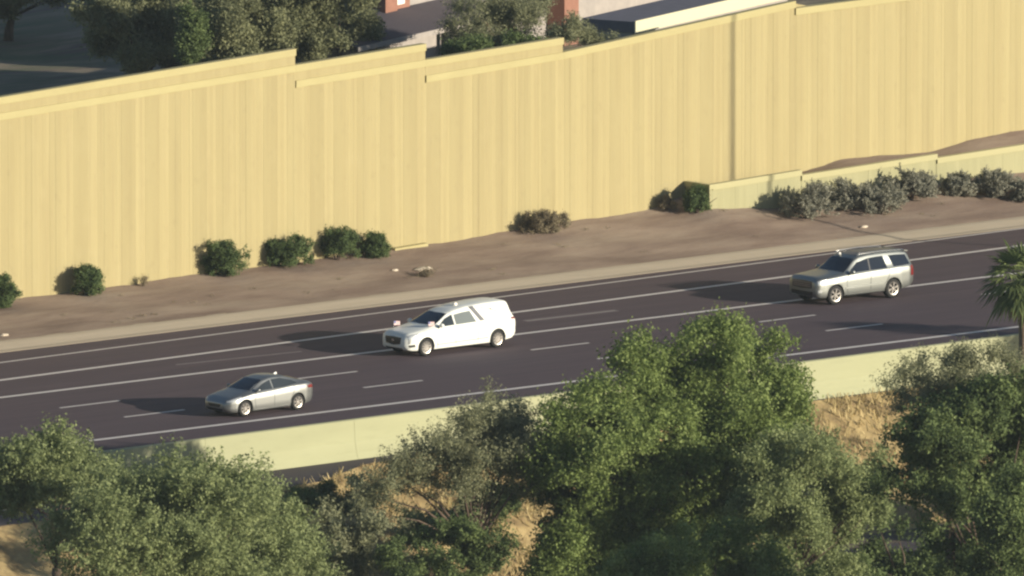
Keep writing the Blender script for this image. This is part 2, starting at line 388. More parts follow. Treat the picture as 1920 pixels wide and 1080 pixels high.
def sheared(name, x0, x1, fz, dz0, dz1, y0, y1, m):
    xs_ = [x0]+[q for q in (x1200,) if x0 < q < x1 and fz is C4]+[x1]; b = MB()
    for a_, c_ in zip(xs_[:-1], xs_[1:]):
        b.hexa([(a_, y0, fz(a_)+dz0), (c_, y0, fz(c_)+dz0), (c_, y1, fz(c_)+dz0), (a_, y1, fz(a_)+dz0),
                (a_, y0, fz(a_)+dz1), (c_, y0, fz(c_)+dz1), (c_, y1, fz(c_)+dz1), (a_, y1, fz(a_)+dz1)])
    o = b.build(name, m); o.parent = sw; o.matrix_parent_inverse = sw_inv; return o
xa = XL
# copings: the lower lip stands proud, the upper ones cap the set-back band
sheared('coping', xa, x553, C1, -CH, 0, WALL_Y-.085, WALL_Y+.26, M['coping'])
sheared('coping', xa, x553-.003, C2, -CH, 0, WALL_Y-.085, WALL_Y+.05, M['coping'])
sheared('coping', x553+.003, x795, C2, -CH, 0, WALL_Y-.085, WALL_Y+.26, M['coping'])
sheared('coping', x553+.004, x795-.003, C3, -CH, 0, WALL_Y-.087, WALL_Y+.05, M['coping'])
sheared('coping', x795+.003, x1055, C3, -CH, 0, WALL_Y-.085, WALL_Y+.26, M['coping'])
sheared('coping', x795+.004, x1055-.003, C4, -CH, 0, WALL_Y-.087, WALL_Y+.05, M['coping'])
sheared('coping', x1055+.003, x1490, C4, -CH, 0, WALL_Y-.085, WALL_Y+.26, M['coping'])
sheared('coping', x1490+.003, XR, C6, -CH, 0, WALL_Y-.085, WALL_Y+.26, M['coping'])
def band(x0, x1, flo, fhi):
    b = MB(); b.hexa([(x0, WALL_Y-.02, flo(x0)-.1), (x1, WALL_Y-.02, flo(x1)-.1), (x1, WALL_Y+.2, flo(x1)-.1), (x0, WALL_Y+.2, flo(x0)-.1),
                      (x0, WALL_Y-.02, fhi(x0)-CH+.01), (x1, WALL_Y-.02, fhi(x1)-CH+.01), (x1, WALL_Y+.2, fhi(x1)-CH+.01), (x0, WALL_Y+.2, fhi(x0)-CH+.01)])
    o = b.build('upper_band', M['wall']); o.parent = sw; o.matrix_parent_inverse = sw_inv
band(xa, x553-.01, C2, C1); band(x553+.004, x795-.01, C3, C2); band(x795+.004, x1055-.01, C4, C3)
# plank at the foot of the wall
p0, p1 = ony(738, 466, WALL_Y-.25), ony(800, 457, WALL_Y-.25)
b = MB(); b.hexa([(p0[0], WALL_Y-.35, p0[2]-.15), (p1[0], WALL_Y-.35, p1[2]-.15), (p1[0], WALL_Y-.03, p1[2]-.15), (p0[0], WALL_Y-.03, p0[2]-.15),
                  (p0[0], WALL_Y-.35, p0[2]), (p1[0], WALL_Y-.35, p1[2]+.03), (p1[0], WALL_Y-.03, p1[2]+.03), (p0[0], WALL_Y-.03, p0[2])])
tag(b.build('footing_slab', M['coping']), 'pale concrete footing slab exposed at the foot of the tall tan wall', 'slab')

# ------------------------------------------------------------------ low retaining wall right
rw = empty('low_wall', (RX0, RET_Y, 1), 'low pale ribbed retaining wall behind grey bushes at right, below the tall wall', 'low wall')
rinv = Matrix.Translation((-RX0, -RET_Y, -1))
steps = [(RX0, ony(1502, 319, RET_Y)[0], (1335, 346), (1502, 319)), (ony(1502, 319, RET_Y)[0], ony(1756, 289, RET_Y)[0], (1505, 328), (1755, 289)),
         (ony(1756, 289, RET_Y)[0], XR, (1758, 296), (1920, 271))]
for x0, x1, p, q in steps:
    a, c = ony(*p, RET_Y-.05), ony(*q, RET_Y-.05); s_ = (c[2]-a[2])/(c[0]-a[0]); fz = lambda x: a[2]+s_*(x-a[0])
    o = MB().hexa([(x0, RET_Y-.07, fz(x0)-.24), (x1, RET_Y-.07, fz(x1)-.24), (x1, RET_Y+.2, fz(x1)-.24), (x0, RET_Y+.2, fz(x0)-.24),
                   (x0, RET_Y-.07, fz(x0)), (x1, RET_Y-.07, fz(x1)), (x1, RET_Y+.2, fz(x1)), (x0, RET_Y+.2, fz(x0))]).build('coping', M['coping_low'])
    o.parent = rw; o.matrix_parent_inverse = rinv
    x = x0+.01
    while x < x1-.05:
        e = min(x+1.27, x1); d = rr.choice((0, .006, .012)); m_ = (x+e)/2
        v = []
        for xx, dd in ((x, 0), (x+.03, d), (m_-.02, d), (m_+.04, d*.2), (e-.04, d), (e-.002, 0)):
            v += [(xx, RET_Y-dd, -.3), (xx, RET_Y-dd, fz(xx)-.23)]
        v += [(x, RET_Y+.15, -.3), (x, RET_Y+.15, fz(x)-.23), (e-.008, RET_Y+.15, -.3), (e-.008, RET_Y+.15, fz(e)-.23)]
        f = [(2*i, 2*i+2, 2*i+3, 2*i+1) for i in range(5)]+[(12, 0, 1, 13), (10, 14, 15, 11)]
        o = link('panel', mesh('panel', v, f, M['wall_low'])); o.parent = rw; o.matrix_parent_inverse = rinv
        x = e
        if x-x0 > 60: break
zt = float(ony(1335, 346, RET_Y-.05)[2])
o = MB().box(RX0-.16, RET_Y-.02, -.2, RX0-.005, WALL_Y-.09, zt-.2).build('return_panel', M['wall_low']); o.parent = rw; o.matrix_parent_inverse = rinv
o = MB().box(RX0-.2, RET_Y-.07, zt-.2, RX0-.003, WALL_Y-.05, zt).build('coping', M['coping_low']); o.parent = rw; o.matrix_parent_inverse = rinv

# ------------------------------------------------------------------ vegetation
def crown_quads(lobes, n, leaf, R, style='round', clump=.22, aspect=.62, voids=1.28):
    """lobes: list of (cx,cy,cz,rx,ry,rz). returns (n,3,3) small leaf faces gathered in twig clumps"""
    lob = np.array(lobes, float); w = lob[:, 3]*lob[:, 4]*lob[:, 5]; w = w**.8; w /= w.sum()
    per = 28 if style != 'feather' else 34
    nc = max(8, n//per)
    # sub-lobes break each lobe into bunches
    sub = []
    for L in lob:
        ns = int(10+14*min(1.5, (L[3]*L[5])/4))
        d = R.normal(size=(ns, 3)); d /= np.linalg.norm(d, axis=1)[:, None]; d[:, 2] = d[:, 2]*.9+.08
        rad_ = R.uniform(.45, 1.08, ns)[:, None]
        c = L[:3]+d*L[3:6]*rad_; sr = R.uniform(.16, .40, ns)*min(L[3], L[5]*1.2)
        for q, s_ in zip(c, sr): sub.append((*q, s_))
    sub = np.array(sub); ws = sub[:, 3]**2.2; ws /= ws.sum()
    idx = R.choice(len(sub), int(nc*voids), p=ws)
    d = R.normal(size=(len(idx), 3)); d /= np.linalg.norm(d, axis=1)[:, None]
    cc = sub[idx, :3]+d*(sub[idx, 3]*R.uniform(.35, 1.12, len(idx))**.6)[:, None]*np.array([1, 1, .85])
    # irregular voids between the boughs
    k_ = 3.2/max(.8, lob[:, 3].mean()); o_ = R.uniform(0, 6, 6)
    vo = np.sin(cc[:, 0]*k_+o_[0]+1.3*np.sin(cc[:, 2]*k_*.7+o_[3]))+np.sin(cc[:, 1]*k_*1.2+o_[1]+cc[:, 2]*k_*.5)+np.sin(cc[:, 2]*k_*1.5+o_[2]+1.2*np.sin(cc[:, 0]*k_*.8+o_[4]))
    keep = np.argsort(-vo+R.normal(size=len(vo))*.35)[:nc]; keep = R.permutation(keep)
    cc, d = cc[keep], d[keep]
    dist = np.min([(((cc-L[:3])/(L[3:6]*1.22))**2).sum(1) for L in lob], axis=0); ok = dist < 1
    cc, d = cc[ok], d[ok]; nc = len(cc)
    if style == 'feather': dirv = d*.7+np.array([0, 0, .35]); cl = clump*np.array([1, 1, 1.0])
    else: dirv = d; cl = clump
    dirv = dirv/np.linalg.norm(dirv, axis=1)[:, None]
    ci = np.repeat(np.arange(nc), per); N = len(ci)
    t = R.uniform(-.6, 1, N)[:, None]
    c = cc[ci]+dirv[ci]*t*clump*(2.6 if style == 'feather' else 1.3)+R.normal(size=(N, 3))*clump*(.38 if style == 'feather' else .62)
    nrm = R.normal(size=(N, 3))*.8+d[ci]*.6+np.array([0, 0, .35]); nrm /= np.linalg.norm(nrm, axis=1)[:, None]
    a = np.cross(nrm, R.normal(size=(N, 3))); a /= np.linalg.norm(a, axis=1)[:, None]; b = np.cross(nrm, a)
    s = (leaf*R.uniform(.6, 1.35, N))[:, None]
    return np.stack([c-a*s-b*s*aspect*.7, c+a*s-b*s*aspect*.7, c+b*s*aspect*1.3], 1)
tree_rng = np.random.default_rng(11)
def tree(name, kindname, lobes_px, y, ground, n, leaf, m, label, cat='tree', group=None, style='round', clump=.22, depth=.8, trunk_px=None, trunk_r=.2, vary=2.2, skirt=False):
    """lobes_px: (px, py, half width px, half height px) of crown lobes seen from the air, y = distance plane"""
    R = tree_rng; lobes = []
    for i, (px, py, hw, hh) in enumerate(lobes_px):
        yy = y+R.uniform(-vary, vary)*.5; q = ony(px, py, yy); r = hw/PX_M
        lobes.append((q[0], q[1], q[2], r, r*depth, hh/PX_M))
    nl = len(lobes)
    if skirt:
        for q in sorted(lobes, key=lambda q: q[2]-q[5])[:max(3, len(lobes)//2)]:
            zc = ground+max(.6, (q[2]-q[5]-ground)*.5); lobes.append((q[0]+R.normal()*.4, q[1]+R.normal()*.6, zc, q[3]*.85, q[4]*.85, max(.7, (q[2]-q[5]-ground)*.62)))
        n = int(n*1.35)
    L = np.array(lobes); cx, cy = np.average(L[:, 0], weights=L[:, 3]), y
    if trunk_px is not None: cx = ony(trunk_px, 900, y)[0]
    root = empty(name, (cx, cy, ground), label, cat, group)
    L[:, 0] -= cx; L[:, 1] -= cy; L[:, 2] -= ground
    Q = crown_quads(L, int(n*1.7), leaf*.80, R, style, clump)
    Q = Q[Q[:, 0, 2] > .15]
    link('crown', qmesh('crown', Q, m), root)
    b = MB(); zlow = max(.4, min(l[2]-l[5]*.6 for l in L[:nl])); fork = Vector((R.normal()*.2, R.normal()*.2, zlow*.75))
    b.tube([(0, 0, -.3), (fork.x*.3, fork.y*.3, zlow*.35), fork], [trunk_r*1.25, trunk_r, trunk_r*.85], 8)
    for l in L[:nl]:
        for j in range(2):
            e = Vector((l[0]+R.normal()*l[3]*.4, l[1]+R.normal()*l[4]*.4, l[2]+R.uniform(-.1, .6)*l[5]))
            mdl = fork.lerp(e, .5)+Vector((R.normal()*.25, R.normal()*.25, .25))
            e = fork.lerp(e, .8); b.tube([fork, mdl, e], [trunk_r*.36, trunk_r*.2, .015], 6)
    b.build('trunk', M['bark'], root, smooth=True)
    return root
def shrub(px, py, hw, hh, m, label, n=3400, leaf=.05, name='shrub', y=None, flat=1.0, group=None, clump=.11, style='round', zoff=0.0, dd=.95):
    """py = centre of the plant in the picture; it stands on the verge"""
    hw *= 1.1; hh *= 1.08; py -= hh*.05; best = None
    for y_ in np.arange(1.6, 7.0, .1):       # the spot on the sloping verge that the foot of the plant covers
        q = ony(px, py+hh*.98, y_); e_ = abs(float(verge_z(q[0], y_))-q[2])
        if best is None or e_ < best[0]: best = (e_, y_, q[0])
    y = min(best[1]+hw/PX_M*.35, 6.9 if best[2] < RX0 else 5.3)
    x = ony(px, py, y)[0]; zg = float(verge_z(x, y))
    R = tree_rng; r = hw/PX_M; h = hh/PX_M
    root = empty(name, (x, y, zg), label, 'shrub', group)
    zc = max(float(ony(px, py, y)[2])-zg, h*.6)
    L = [(0, 0, zc, r*.85, r*dd*.85, h*.88), (0, 0, zc, r*.6, r*.6, h*.7), (0, -r*.1, zc*.55, r*.95, r*.8, zc*.65)]
    for k in range(4):
        a = R.uniform(0, 2*math.pi); L.append((math.cos(a)*r*.38, math.sin(a)*r*.35, zc+R.uniform(-.3, .3)*h, r*.5, r*.5, h*.6))
    Q = crown_quads(L, int(n*4.5), leaf*.72, R, style, clump*.75, voids=1.0); Q = Q[Q[:, :, 2].min(1) > .0]
    link('foliage', qmesh('foliage', Q, m), root)
    b = MB()
    for k in range(7):
        e = Vector((R.normal()*r*.45, R.normal()*r*.4, zc+R.uniform(-.2, .5)*h)); b.tube([(R.normal()*.04, R.normal()*.04, -.08), e*.5, e], [.03, .02, .008], 5)
    b.build('stems', M['bark'], root)
    return root
G1 = 'round green shrubs in front of the tall wall'
shrub(8, 550, 33, 30, LEAF['shrub'], 'leftmost green shrub at the wall foot, cut by the left frame edge', group=G1, y=5.6)
shrub(162, 522, 27, 33, LEAF['shrub'], 'small upright green shrub alone at the left part of the wall foot', group=G1, y=6.1)
shrub(420, 483, 44, 38, LEAF['shrub'], 'largest round green shrub at the wall foot, throwing a shadow on the wall', n=4200, group=G1, y=6.0)
shrub(537, 469, 47, 35, LEAF['shrub'], 'wide round green shrub, second of the row of four at the wall foot', n=4200, group=G1, y=6.1)
shrub(632, 460, 38, 31, LEAF['shrub'], 'round green shrub touching a smaller one at its right, by the wall foot', n=3400, group=G1, y=6.2)
shrub(704, 460, 28, 28, LEAF['shrub'], 'smaller green shrub right of the row beside the pale footing slab', group=G1, y=6.0)
shrub(1018, 417, 46, 26, LEAF['dry'], 'brownish olive low shrub alone in the middle of the wall foot', n=3000, y=6.2, leaf=.045)
shrub(1306, 375, 27, 29, LEAF['shrub'], 'green shrub in front of the shaded end of the low wall', y=4.9)
shrub(1250, 380, 18, 11, LEAF['dry'], 'small dry brown shrub left of the low wall end', n=900, y=6.6, leaf=.04)
shrub(270, 523, 10, 8, LEAF['dry'], 'tiny dry sprig at the wall foot between two green shrubs', n=120, y=7.0, leaf=.03, name='sprig')
shrub(800, 512, 17, 9, LEAF['dry'], 'tiny dry weed under the white rock on the dirt verge', n=200, y=3.2, leaf=.035, name='weed')
G2 = 'grey sage bushes in front of the low wall'
for (px, py, hw, hh, y, lab) in (
    (1515, 381, 60, 36, 4.6, 'leftmost big grey bush in front of the low wall, with dark base'),
    (1583, 367, 40, 31, 5.0, 'grey bush between the leftmost big one and the wide middle one'),
    (1652, 373, 56, 33, 4.3, 'wide grey bush at the middle of the sage row, nearest the road'),
    (1708, 348, 50, 33, 4.9, 'grey bush standing tallest against the low wall near its second step'),
    (1800, 348, 38, 24, 4.9, 'darker grey bush right of the gap in the sage row'),
    (1872, 345, 46, 33, 4.7, 'tall grey bush near the right frame edge before the low wall'),
    (1922, 356, 34, 27, 4.6, 'grey bush cut by the right frame edge at the end of the sage row')):
    shrub(px, py, hw, hh, LEAF['sage'], lab, n=4200, group=G2, y=y, leaf=.05, style='feather', clump=.09)
# pebbles on the verge and pale rocks
R = np.random.default_rng(21)
n = 1800; xs = R.uniform(-32, 36, n); ys = R.uniform(1.4, 7.0, n); zs = verge_z(xs, ys); s = R.uniform(.008, .026, n)
ph = R.uniform(0, 6.28, n); V = []
b = MB()
for x, y, z, q, a in zip(xs, ys, zs, s, ph):
    c, d = math.cos(a)*q, math.sin(a)*q
    b.add([(x+c, y+d, z-.01), (x-d, y+c, z-.01), (x-c, y-d, z-.01), (x+d, y-c, z-.01), (x, y, z+q*.8)], [(0, 1, 4), (1, 2, 4), (2, 3, 4), (3, 0, 4)])
tag(b.build('gravel', M['pebble']), kind='stuff')
for _ in range(46):
    x, y = R.uniform(-30, 32), R.uniform(1.9, 6.8); z = float(verge_z(x, y)); n_ = int(R.integers(14, 40)); c_ = R.normal(size=(n_, 3))*np.array([.10, .08, .03])+np.array([x, y, z+.04])
    a_ = R.normal(size=(n_, 3)); a_ /= np.linalg.norm(a_, axis=1)[:, None]; b_ = np.cross(a_, R.normal(size=(n_, 3))); b_ /= np.linalg.norm(b_, axis=1)[:, None]
    V.append(np.stack([c_-a_*.035, c_-b_*.012, c_+a_*.035, c_+b_*.012], 1))
tag(link('ground_weeds', qmesh('ground_weeds', np.concatenate(V), LEAF['dry'])), kind='stuff')
def rock(px, py, r, lab, flat=.5, y=3.0):
    p = onz(px, py, .35); x, y = p[0], p[1]; z = float(verge_z(x, y)); p = onz(px, py, z); x, y = p[0], p[1]; z = float(verge_z(x, y))
    bm = bmesh.new(); bmesh.ops.create_icosphere(bm, subdivisions=2, radius=1)
    rr_ = random.Random(px)
    for v in bm.verts: v.co = Vector((v.co.x*r*1.6, v.co.y*r*.8, v.co.z*r*flat))*(1+rr_.uniform(-.2, .15))
    me = bpy.data.meshes.new('rock'); bm.to_mesh(me); bm.free(); me.materials.append(M['rock'])
    tag(link('rock', me, None, (x, y, z+r*flat*.4)), lab, 'rock')
rock(795, 500, .30, 'flat pale rock on the dirt verge above the white hearse', .35)
rock(741, 496, .11, 'small pale rock left of the flat one on the verge')
rock(1620, 414, .13, 'small whitish rock on the verge above the silver SUV')
rock(8, 632, .14, 'small pale rock by the kerb at the left frame edge')
# dry grass on the bank
n = 26000; xs = R.uniform(-48, 24, n); t = R.uniform(.0, 1.0, n); y0 = strip_y(xs)-.25; ys = y0-t*8.2; zs = bank_z(xs, ys)
keep = (np.sin(xs*1.7+ys*.9)+np.sin(xs*.6-ys*2.1)+R.normal(size=n)*.6) > -.3; xs, ys, zs = xs[keep], ys[keep], zs[keep]; n = len(xs)
h = R.uniform(.12, .38, n); a = R.uniform(0, 6.28, n); w_ = .035; lean = R.normal(size=(n, 2))*.12
dx, dy = np.cos(a)*w_, np.sin(a)*w_
V = np.stack([np.stack([xs-dx, ys-dy, zs-.03], 1), np.stack([xs+dx, ys+dy, zs-.03], 1),
              np.stack([xs+dx*.3+lean[:, 0], ys+dy*.3+lean[:, 1], zs+h], 1), np.stack([xs-dx*.3+lean[:, 0], ys-dy*.3+lean[:, 1], zs+h], 1)], 1)
tag(link('dry_grass', qmesh('dry_grass', V, M['drygrass'])), kind='stuff')

# foreground trees
GF = 'trees in front of the freeway'
def T(*a, **k): k.setdefault('group', GF); k.setdefault('skirt', a[3] < -38 and a[6] > .06); return tree(*a, **k)
T('mesquite_tree', '', [(80, 880, 85, 58), (20, 910, 80, 65), (150, 900, 85, 60), (90, 920, 90, 35)], -50, LOW_Z, 40000, .075, LEAF['olive'],
  'olive green tree at the far left, its crown over the end of the edge line', style='feather', skirt=False)
T('mesquite_tree', '', [(285, 925, 105, 66), (145, 1000, 55, 60), (200, 1000, 110, 80), (330, 1010, 130, 90), (400, 950, 100, 70), (250, 1070, 110, 60), (390, 1090, 130, 60), (480, 930, 60, 55)], -58, LOW_Z, 80000, .075, LEAF['olive'],
  'wide olive green tree below the silver sedan, spreading over the bottom left', style='feather')
T('mesquite_tree', '', [(500, 985, 75, 70), (470, 1060, 110, 60), (560, 1050, 55, 60), (540, 1090, 80, 40)], -54, LOW_Z, 36000, .075, LEAF['olive'],
  'olive tree right of the wide bottom-left one, next to the golden bank', style='feather')
T('palo_verde_tree', '', [(900, 815, 85, 65), (840, 870, 100, 60), (930, 890, 100, 70), (1000, 805, 70, 60), (940, 840, 90, 50), (760, 895, 60, 45), (700, 950, 60, 50), (860, 930, 70, 40)], -44, LOW_Z, 52000, .055, LEAF['grey'],
  'thin grey olive tree in front of the pale wall, left of the big bright tree', style='feather', clump=.2)
T('bright_tree', '', [(1335, 655, 75, 55), (1300, 700, 90, 60), (1225, 690, 75, 55), (1420, 690, 75, 60), (1450, 750, 75, 60), (1340, 760, 140, 80), (1100, 780, 85, 60), (1200, 790, 120, 80), (1340, 830, 130, 90), (1130, 860, 120, 80), (1450, 820, 70, 70), (1250, 900, 130, 80), (1380, 900, 90, 70), (1060, 850, 70, 60)], -47, LOW_Z, 150000, .085, LEAF['bright'],
  'tallest bright green tree, its crown reaching over the lanes between hearse and SUV', trunk_r=.32, clump=.26)
T('olive_tree', '', [(1500, 870, 100, 60), (1580, 900, 80, 70), (1450, 950, 100, 60), (1560, 970, 100, 50), (1640, 930, 50, 50), (1480, 1010, 90, 40)], -52, LOW_Z, 56000, .075, LEAF['olive'],
  'mid green tree right of the tallest one, above the dark ground')
T('bright_tree', '', [(1290, 1040, 95, 60), (1210, 1070, 90, 50), (1380, 1050, 95, 62), (1450, 1090, 80, 40), (1320, 1090, 150, 40)], -66, LOW_Z, 56000, .08, LEAF['bright'],
  'low bright green tree cut by the bottom frame edge, right of centre')
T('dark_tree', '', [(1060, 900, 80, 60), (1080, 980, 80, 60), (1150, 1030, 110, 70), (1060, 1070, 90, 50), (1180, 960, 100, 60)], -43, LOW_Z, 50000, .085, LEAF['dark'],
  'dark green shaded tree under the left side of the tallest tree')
T('palo_verde_tree', '', [(1760, 715, 75, 45), (1850, 700, 80, 40), (1710, 745, 60, 35), (1800, 750, 80, 40)], -72, LOW_Z, 26000, .05, LEAF['grey'],
  'thin grey green tree before the pale wall at the right, beside the palm trunk', style='feather', clump=.2)
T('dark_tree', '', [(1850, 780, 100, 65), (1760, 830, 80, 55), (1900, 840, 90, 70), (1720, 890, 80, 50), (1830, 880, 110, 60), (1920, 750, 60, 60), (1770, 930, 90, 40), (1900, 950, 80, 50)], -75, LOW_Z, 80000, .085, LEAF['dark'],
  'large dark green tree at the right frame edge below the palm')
T('dark_tree', '', [(1640, 990, 60, 40), (1700, 1060, 110, 50), (1600, 1090, 110, 40), (1800, 1040, 80, 50)], -48, LOW_Z, 34000, .085, LEAF['dark'],  # extra foliage added to darken the shaded ground here
  'low dark tree added to darken the shaded bottom edge right of the bright one')
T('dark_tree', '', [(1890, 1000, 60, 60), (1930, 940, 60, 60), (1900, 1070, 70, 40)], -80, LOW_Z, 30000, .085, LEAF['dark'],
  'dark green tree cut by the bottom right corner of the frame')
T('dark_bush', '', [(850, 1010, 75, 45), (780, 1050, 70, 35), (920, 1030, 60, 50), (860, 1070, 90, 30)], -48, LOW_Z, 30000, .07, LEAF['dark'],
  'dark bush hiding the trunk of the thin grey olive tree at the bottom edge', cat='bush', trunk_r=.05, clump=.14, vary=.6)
T('olive_bush', '', [(800, 985, 60, 32), (760, 1010, 45, 20)], -36, LOW_Z, 14000, .05, LEAF['olive'],
  'low olive bush at the foot of the golden bank near the bottom middle', cat='bush', trunk_r=.06, style='feather', clump=.12, vary=.6)
T('dark_bush', '', [(900, 960, 60, 45), (870, 990, 50, 35), (945, 940, 40, 50)], -35.5, LOW_Z, 20000, .06, LEAF['dark'],
  'dark bush in the shade at the bank foot, right of the low olive bush', cat='bush', trunk_r=.06, clump=.14, vary=.6)
T('olive_bush', '', [(650, 1000, 70, 45), (600, 1050, 70, 40), (700, 1060, 70, 40)], -46, LOW_Z, 26000, .07, LEAF['grey'],
  'greyish olive bush low between the left olive trees and the dark bushes', cat='bush', trunk_r=.05, style='feather', clump=.16, vary=.6)
T('dark_bush', '', [(560, 950, 60, 35), (640, 930, 60, 30)], -33.0, -3.6, 16000, .06, LEAF['dark'],
  'dark bush half way up the golden bank beside the olive trees', cat='bush', trunk_r=.05, clump=.14, vary=.6)
# unseen trees added beyond the right frame edge to shade the bank and street
GO = 'unseen trees added beyond the right frame edge for shade'
for (px, py, y, s_) in ((2110, 980, -50, 1.0), (2330, 1000, -54, 1.1), (2560, 960, -48, 1.0), (2250, 900, -43, .9), (2060, 1110, -60, .9), (2800, 1000, -52, 1.1), (2450, 1080, -62, 1.1), (1990, 1060, -48, .8), (2280, 790, -46, .55)):
    tree('dark_tree', '', [(px, py, 130*s_, 90*s_), (px-110, py+30, 100*s_, 80*s_), (px+110, py+20, 110*s_, 80*s_)], y, LOW_Z, 9000, .17, LEAF['dark'],
         'unseen dark green tree added beyond the right frame edge for its shade', group=GO)

def fan_palm(base, h, crownr, label, seed, trunk_r=.16):
    R = random.Random(seed); root = empty('fan_palm', base, label, 'palm tree')
    b = MB(); pts = []; rr2 = []
    for i in range(13):
        t = i/12; pts.append((math.sin(t*2.2)*.18, 0, t*h-.2)); rr2.append(trunk_r*(1.25-.35*t)*(1+.06*((i*7) % 3-1)))
    b.tube(pts, rr2, 10); b.build('trunk', M['palmbark'], root, smooth=True)
    top = Vector(pts[-1])
    def frond(name, az, elev, ln, m, droop):
        V = []; d = Vector((math.cos(az)*math.cos(elev), math.sin(az)*math.cos(elev), math.sin(elev)))
        side = Vector((-math.sin(az), math.cos(az), 0)); upv = d.cross(side)*-1
        hub = top+d*ln*.45; b = MB(); b.tube([top, top+d*ln*.22, hub], [.022, .018, .012], 4)
        for k in range(15):
            a = (k-7)/7*1.25; v = (d*math.cos(a)+side*math.sin(a)); L_ = ln*.62*(1-.25*abs(a)/1.25)*R.uniform(.9, 1.05)
            wv = (side*math.cos(a)-d*math.sin(a))*.05+upv*.014*(-1)**k
            p1 = hub+v*L_*.6+Vector((0, 0, -droop*.25*L_)); p2 = hub+v*L_+Vector((0, 0, -droop*L_*.8))
            b.add([hub, p1-wv, p2, p1+wv], [(0, 1, 2, 3)])
        return b.build(name, m, root)
    for k in range(44):
        az = k*2.399+R.uniform(-.2, .2); el = lerp(1.25, -.75, (k/43)**.8)
        frond('frond', az, el, crownr*R.uniform(.85, 1.1), LEAF['palm'], .25+.4*(k/43))
    for k in range(20):
        frond('dry_frond', k*2.399+.5, R.uniform(-1.35, -.85), crownr*R.uniform(.7, .95), LEAF['palmdry'], .35)
    return root
pc = ony(1914, 512, -68)
pz = LOW_Z
fan_palm((pc[0], pc[1], pz), pc[2]-pz, 1.75, 'fan palm with a brown skirt of dead fronds at the right frame edge', 4, .2)
q = onz(1800, 622, 0); L_ = 27.0  # unseen palm, placed so that its crown shadow streaks the lanes
pp = (q[0]+L_*.45, q[1]-L_, LOW_Z)
fan_palm(pp, L_*math.hypot(1, .45)*math.tan(SUN_EL)-LOW_Z, 2.1, 'unseen fan palm added beyond the right frame edge to shade the lanes', 9, .22)
# lighting column beyond the right edge: its shadow stands on the sound wall
q = ony(1372, 200, WALL_Y); L_ = WALL_Y+26.5; r_ = .41/.91
px0 = (q[0]+L_*r_, -26.5+.0)
pole = empty('street_light', (px0[0], -26.5, LOW_Z), 'tall steel street light beyond the right frame edge', 'street light')
H = 21.0-LOW_Z
MB().tube([(0, 0, 0), (0, 0, H)], [.11, .06], 12).build('pole', M['steel'], pole, smooth=True)
MB().tube([(0, 0, H-.1), (0, .9, H+.35), (0, 2.0, H+.45)], [.06, .05, .04], 8).build('arm', M['steel'], pole, smooth=True)
MB().box(-.16, 1.9, H+.36, .16, 2.6, H+.5).build('lamp_head', M['steel'], pole)

# ------------------------------------------------------------------ beyond the wall
GB = 'yard trees beyond the tall wall'
tree('yard_tree', '', [(250, 50, 90, 60), (330, 100, 90, 40), (200, 20, 60, 40), (340, 20, 90, 60), (260, 100, 80, 30)], 34, YARD_Z, 60000, .09, LEAF['back'],
     'broad olive tree behind the wall at the upper left', group=GB, vary=3)
tree('yard_tree', '', [(480, 50, 90, 60), (560, 20, 80, 60), (430, 90, 70, 35), (530, 70, 80, 40), (430, 10, 60, 40), (400, 60, 60, 50)], 27, YARD_Z, 70000, .09, LEAF['back'],
     'broad olive tree behind the wall, second from the left', group=GB, vary=3)
tree('yard_tree', '', [(640, 60, 60, 45), (620, 0, 75, 40), (665, 85, 45, 25), (600, 80, 50, 30)], 26, YARD_Z, 36000, .09, LEAF['back'],
     'olive tree behind the wall just left of the pale house', group=GB, vary=3)
tree('cypress_tree', '', [(358, 80, 24, 42), (360, 40, 18, 30)], 25, YARD_Z, 9000, .07, LEAF['dark'],
     'narrow dark green tree in front of the broad olive trees behind the wall', group=GB, vary=.5)
tree('mesquite_tree', '', [(900, 30, 70, 40), (960, 40, 70, 40), (1000, 15, 50, 35), (930, 60, 80, 25), (870, 60, 40, 30), (890, 5, 60, 25)], 20, YARD_Z, 26000, .05, LEAF['grey'],
     'thin feathery grey tree in front of the pale house behind the wall', group=GB, style='feather', clump=.2, vary=3)
tree('mesquite_tree', '', [(1090, 72, 36, 18), (1065, 60, 30, 22), (1125, 80, 30, 12)], 9.6, YARD_Z, 9000, .05, LEAF['grey'],
     'small feathery tree leaning over the coping left of the cream shed', group=GB, style='feather', clump=.16, vary=.5, trunk_r=.1)
tree('dark_bush', '', [(930, 92, 70, 18), (860, 98, 30, 12), (990, 84, 40, 14)], 15, YARD_Z, 12000, .07, LEAF['dark'],
     'dark bush showing just above the coping in front of the pale house', cat='bush', trunk_r=.06, vary=.5)
tree('yard_tree', '', [(-60, -10, 110, 50), (60, -30, 110, 50), (150, -20, 60, 40)], 52, YARD_Z, 26000, .1, LEAF['back'], 'tree at the upper left corner behind the dark lawn', group=GB, vary=4)
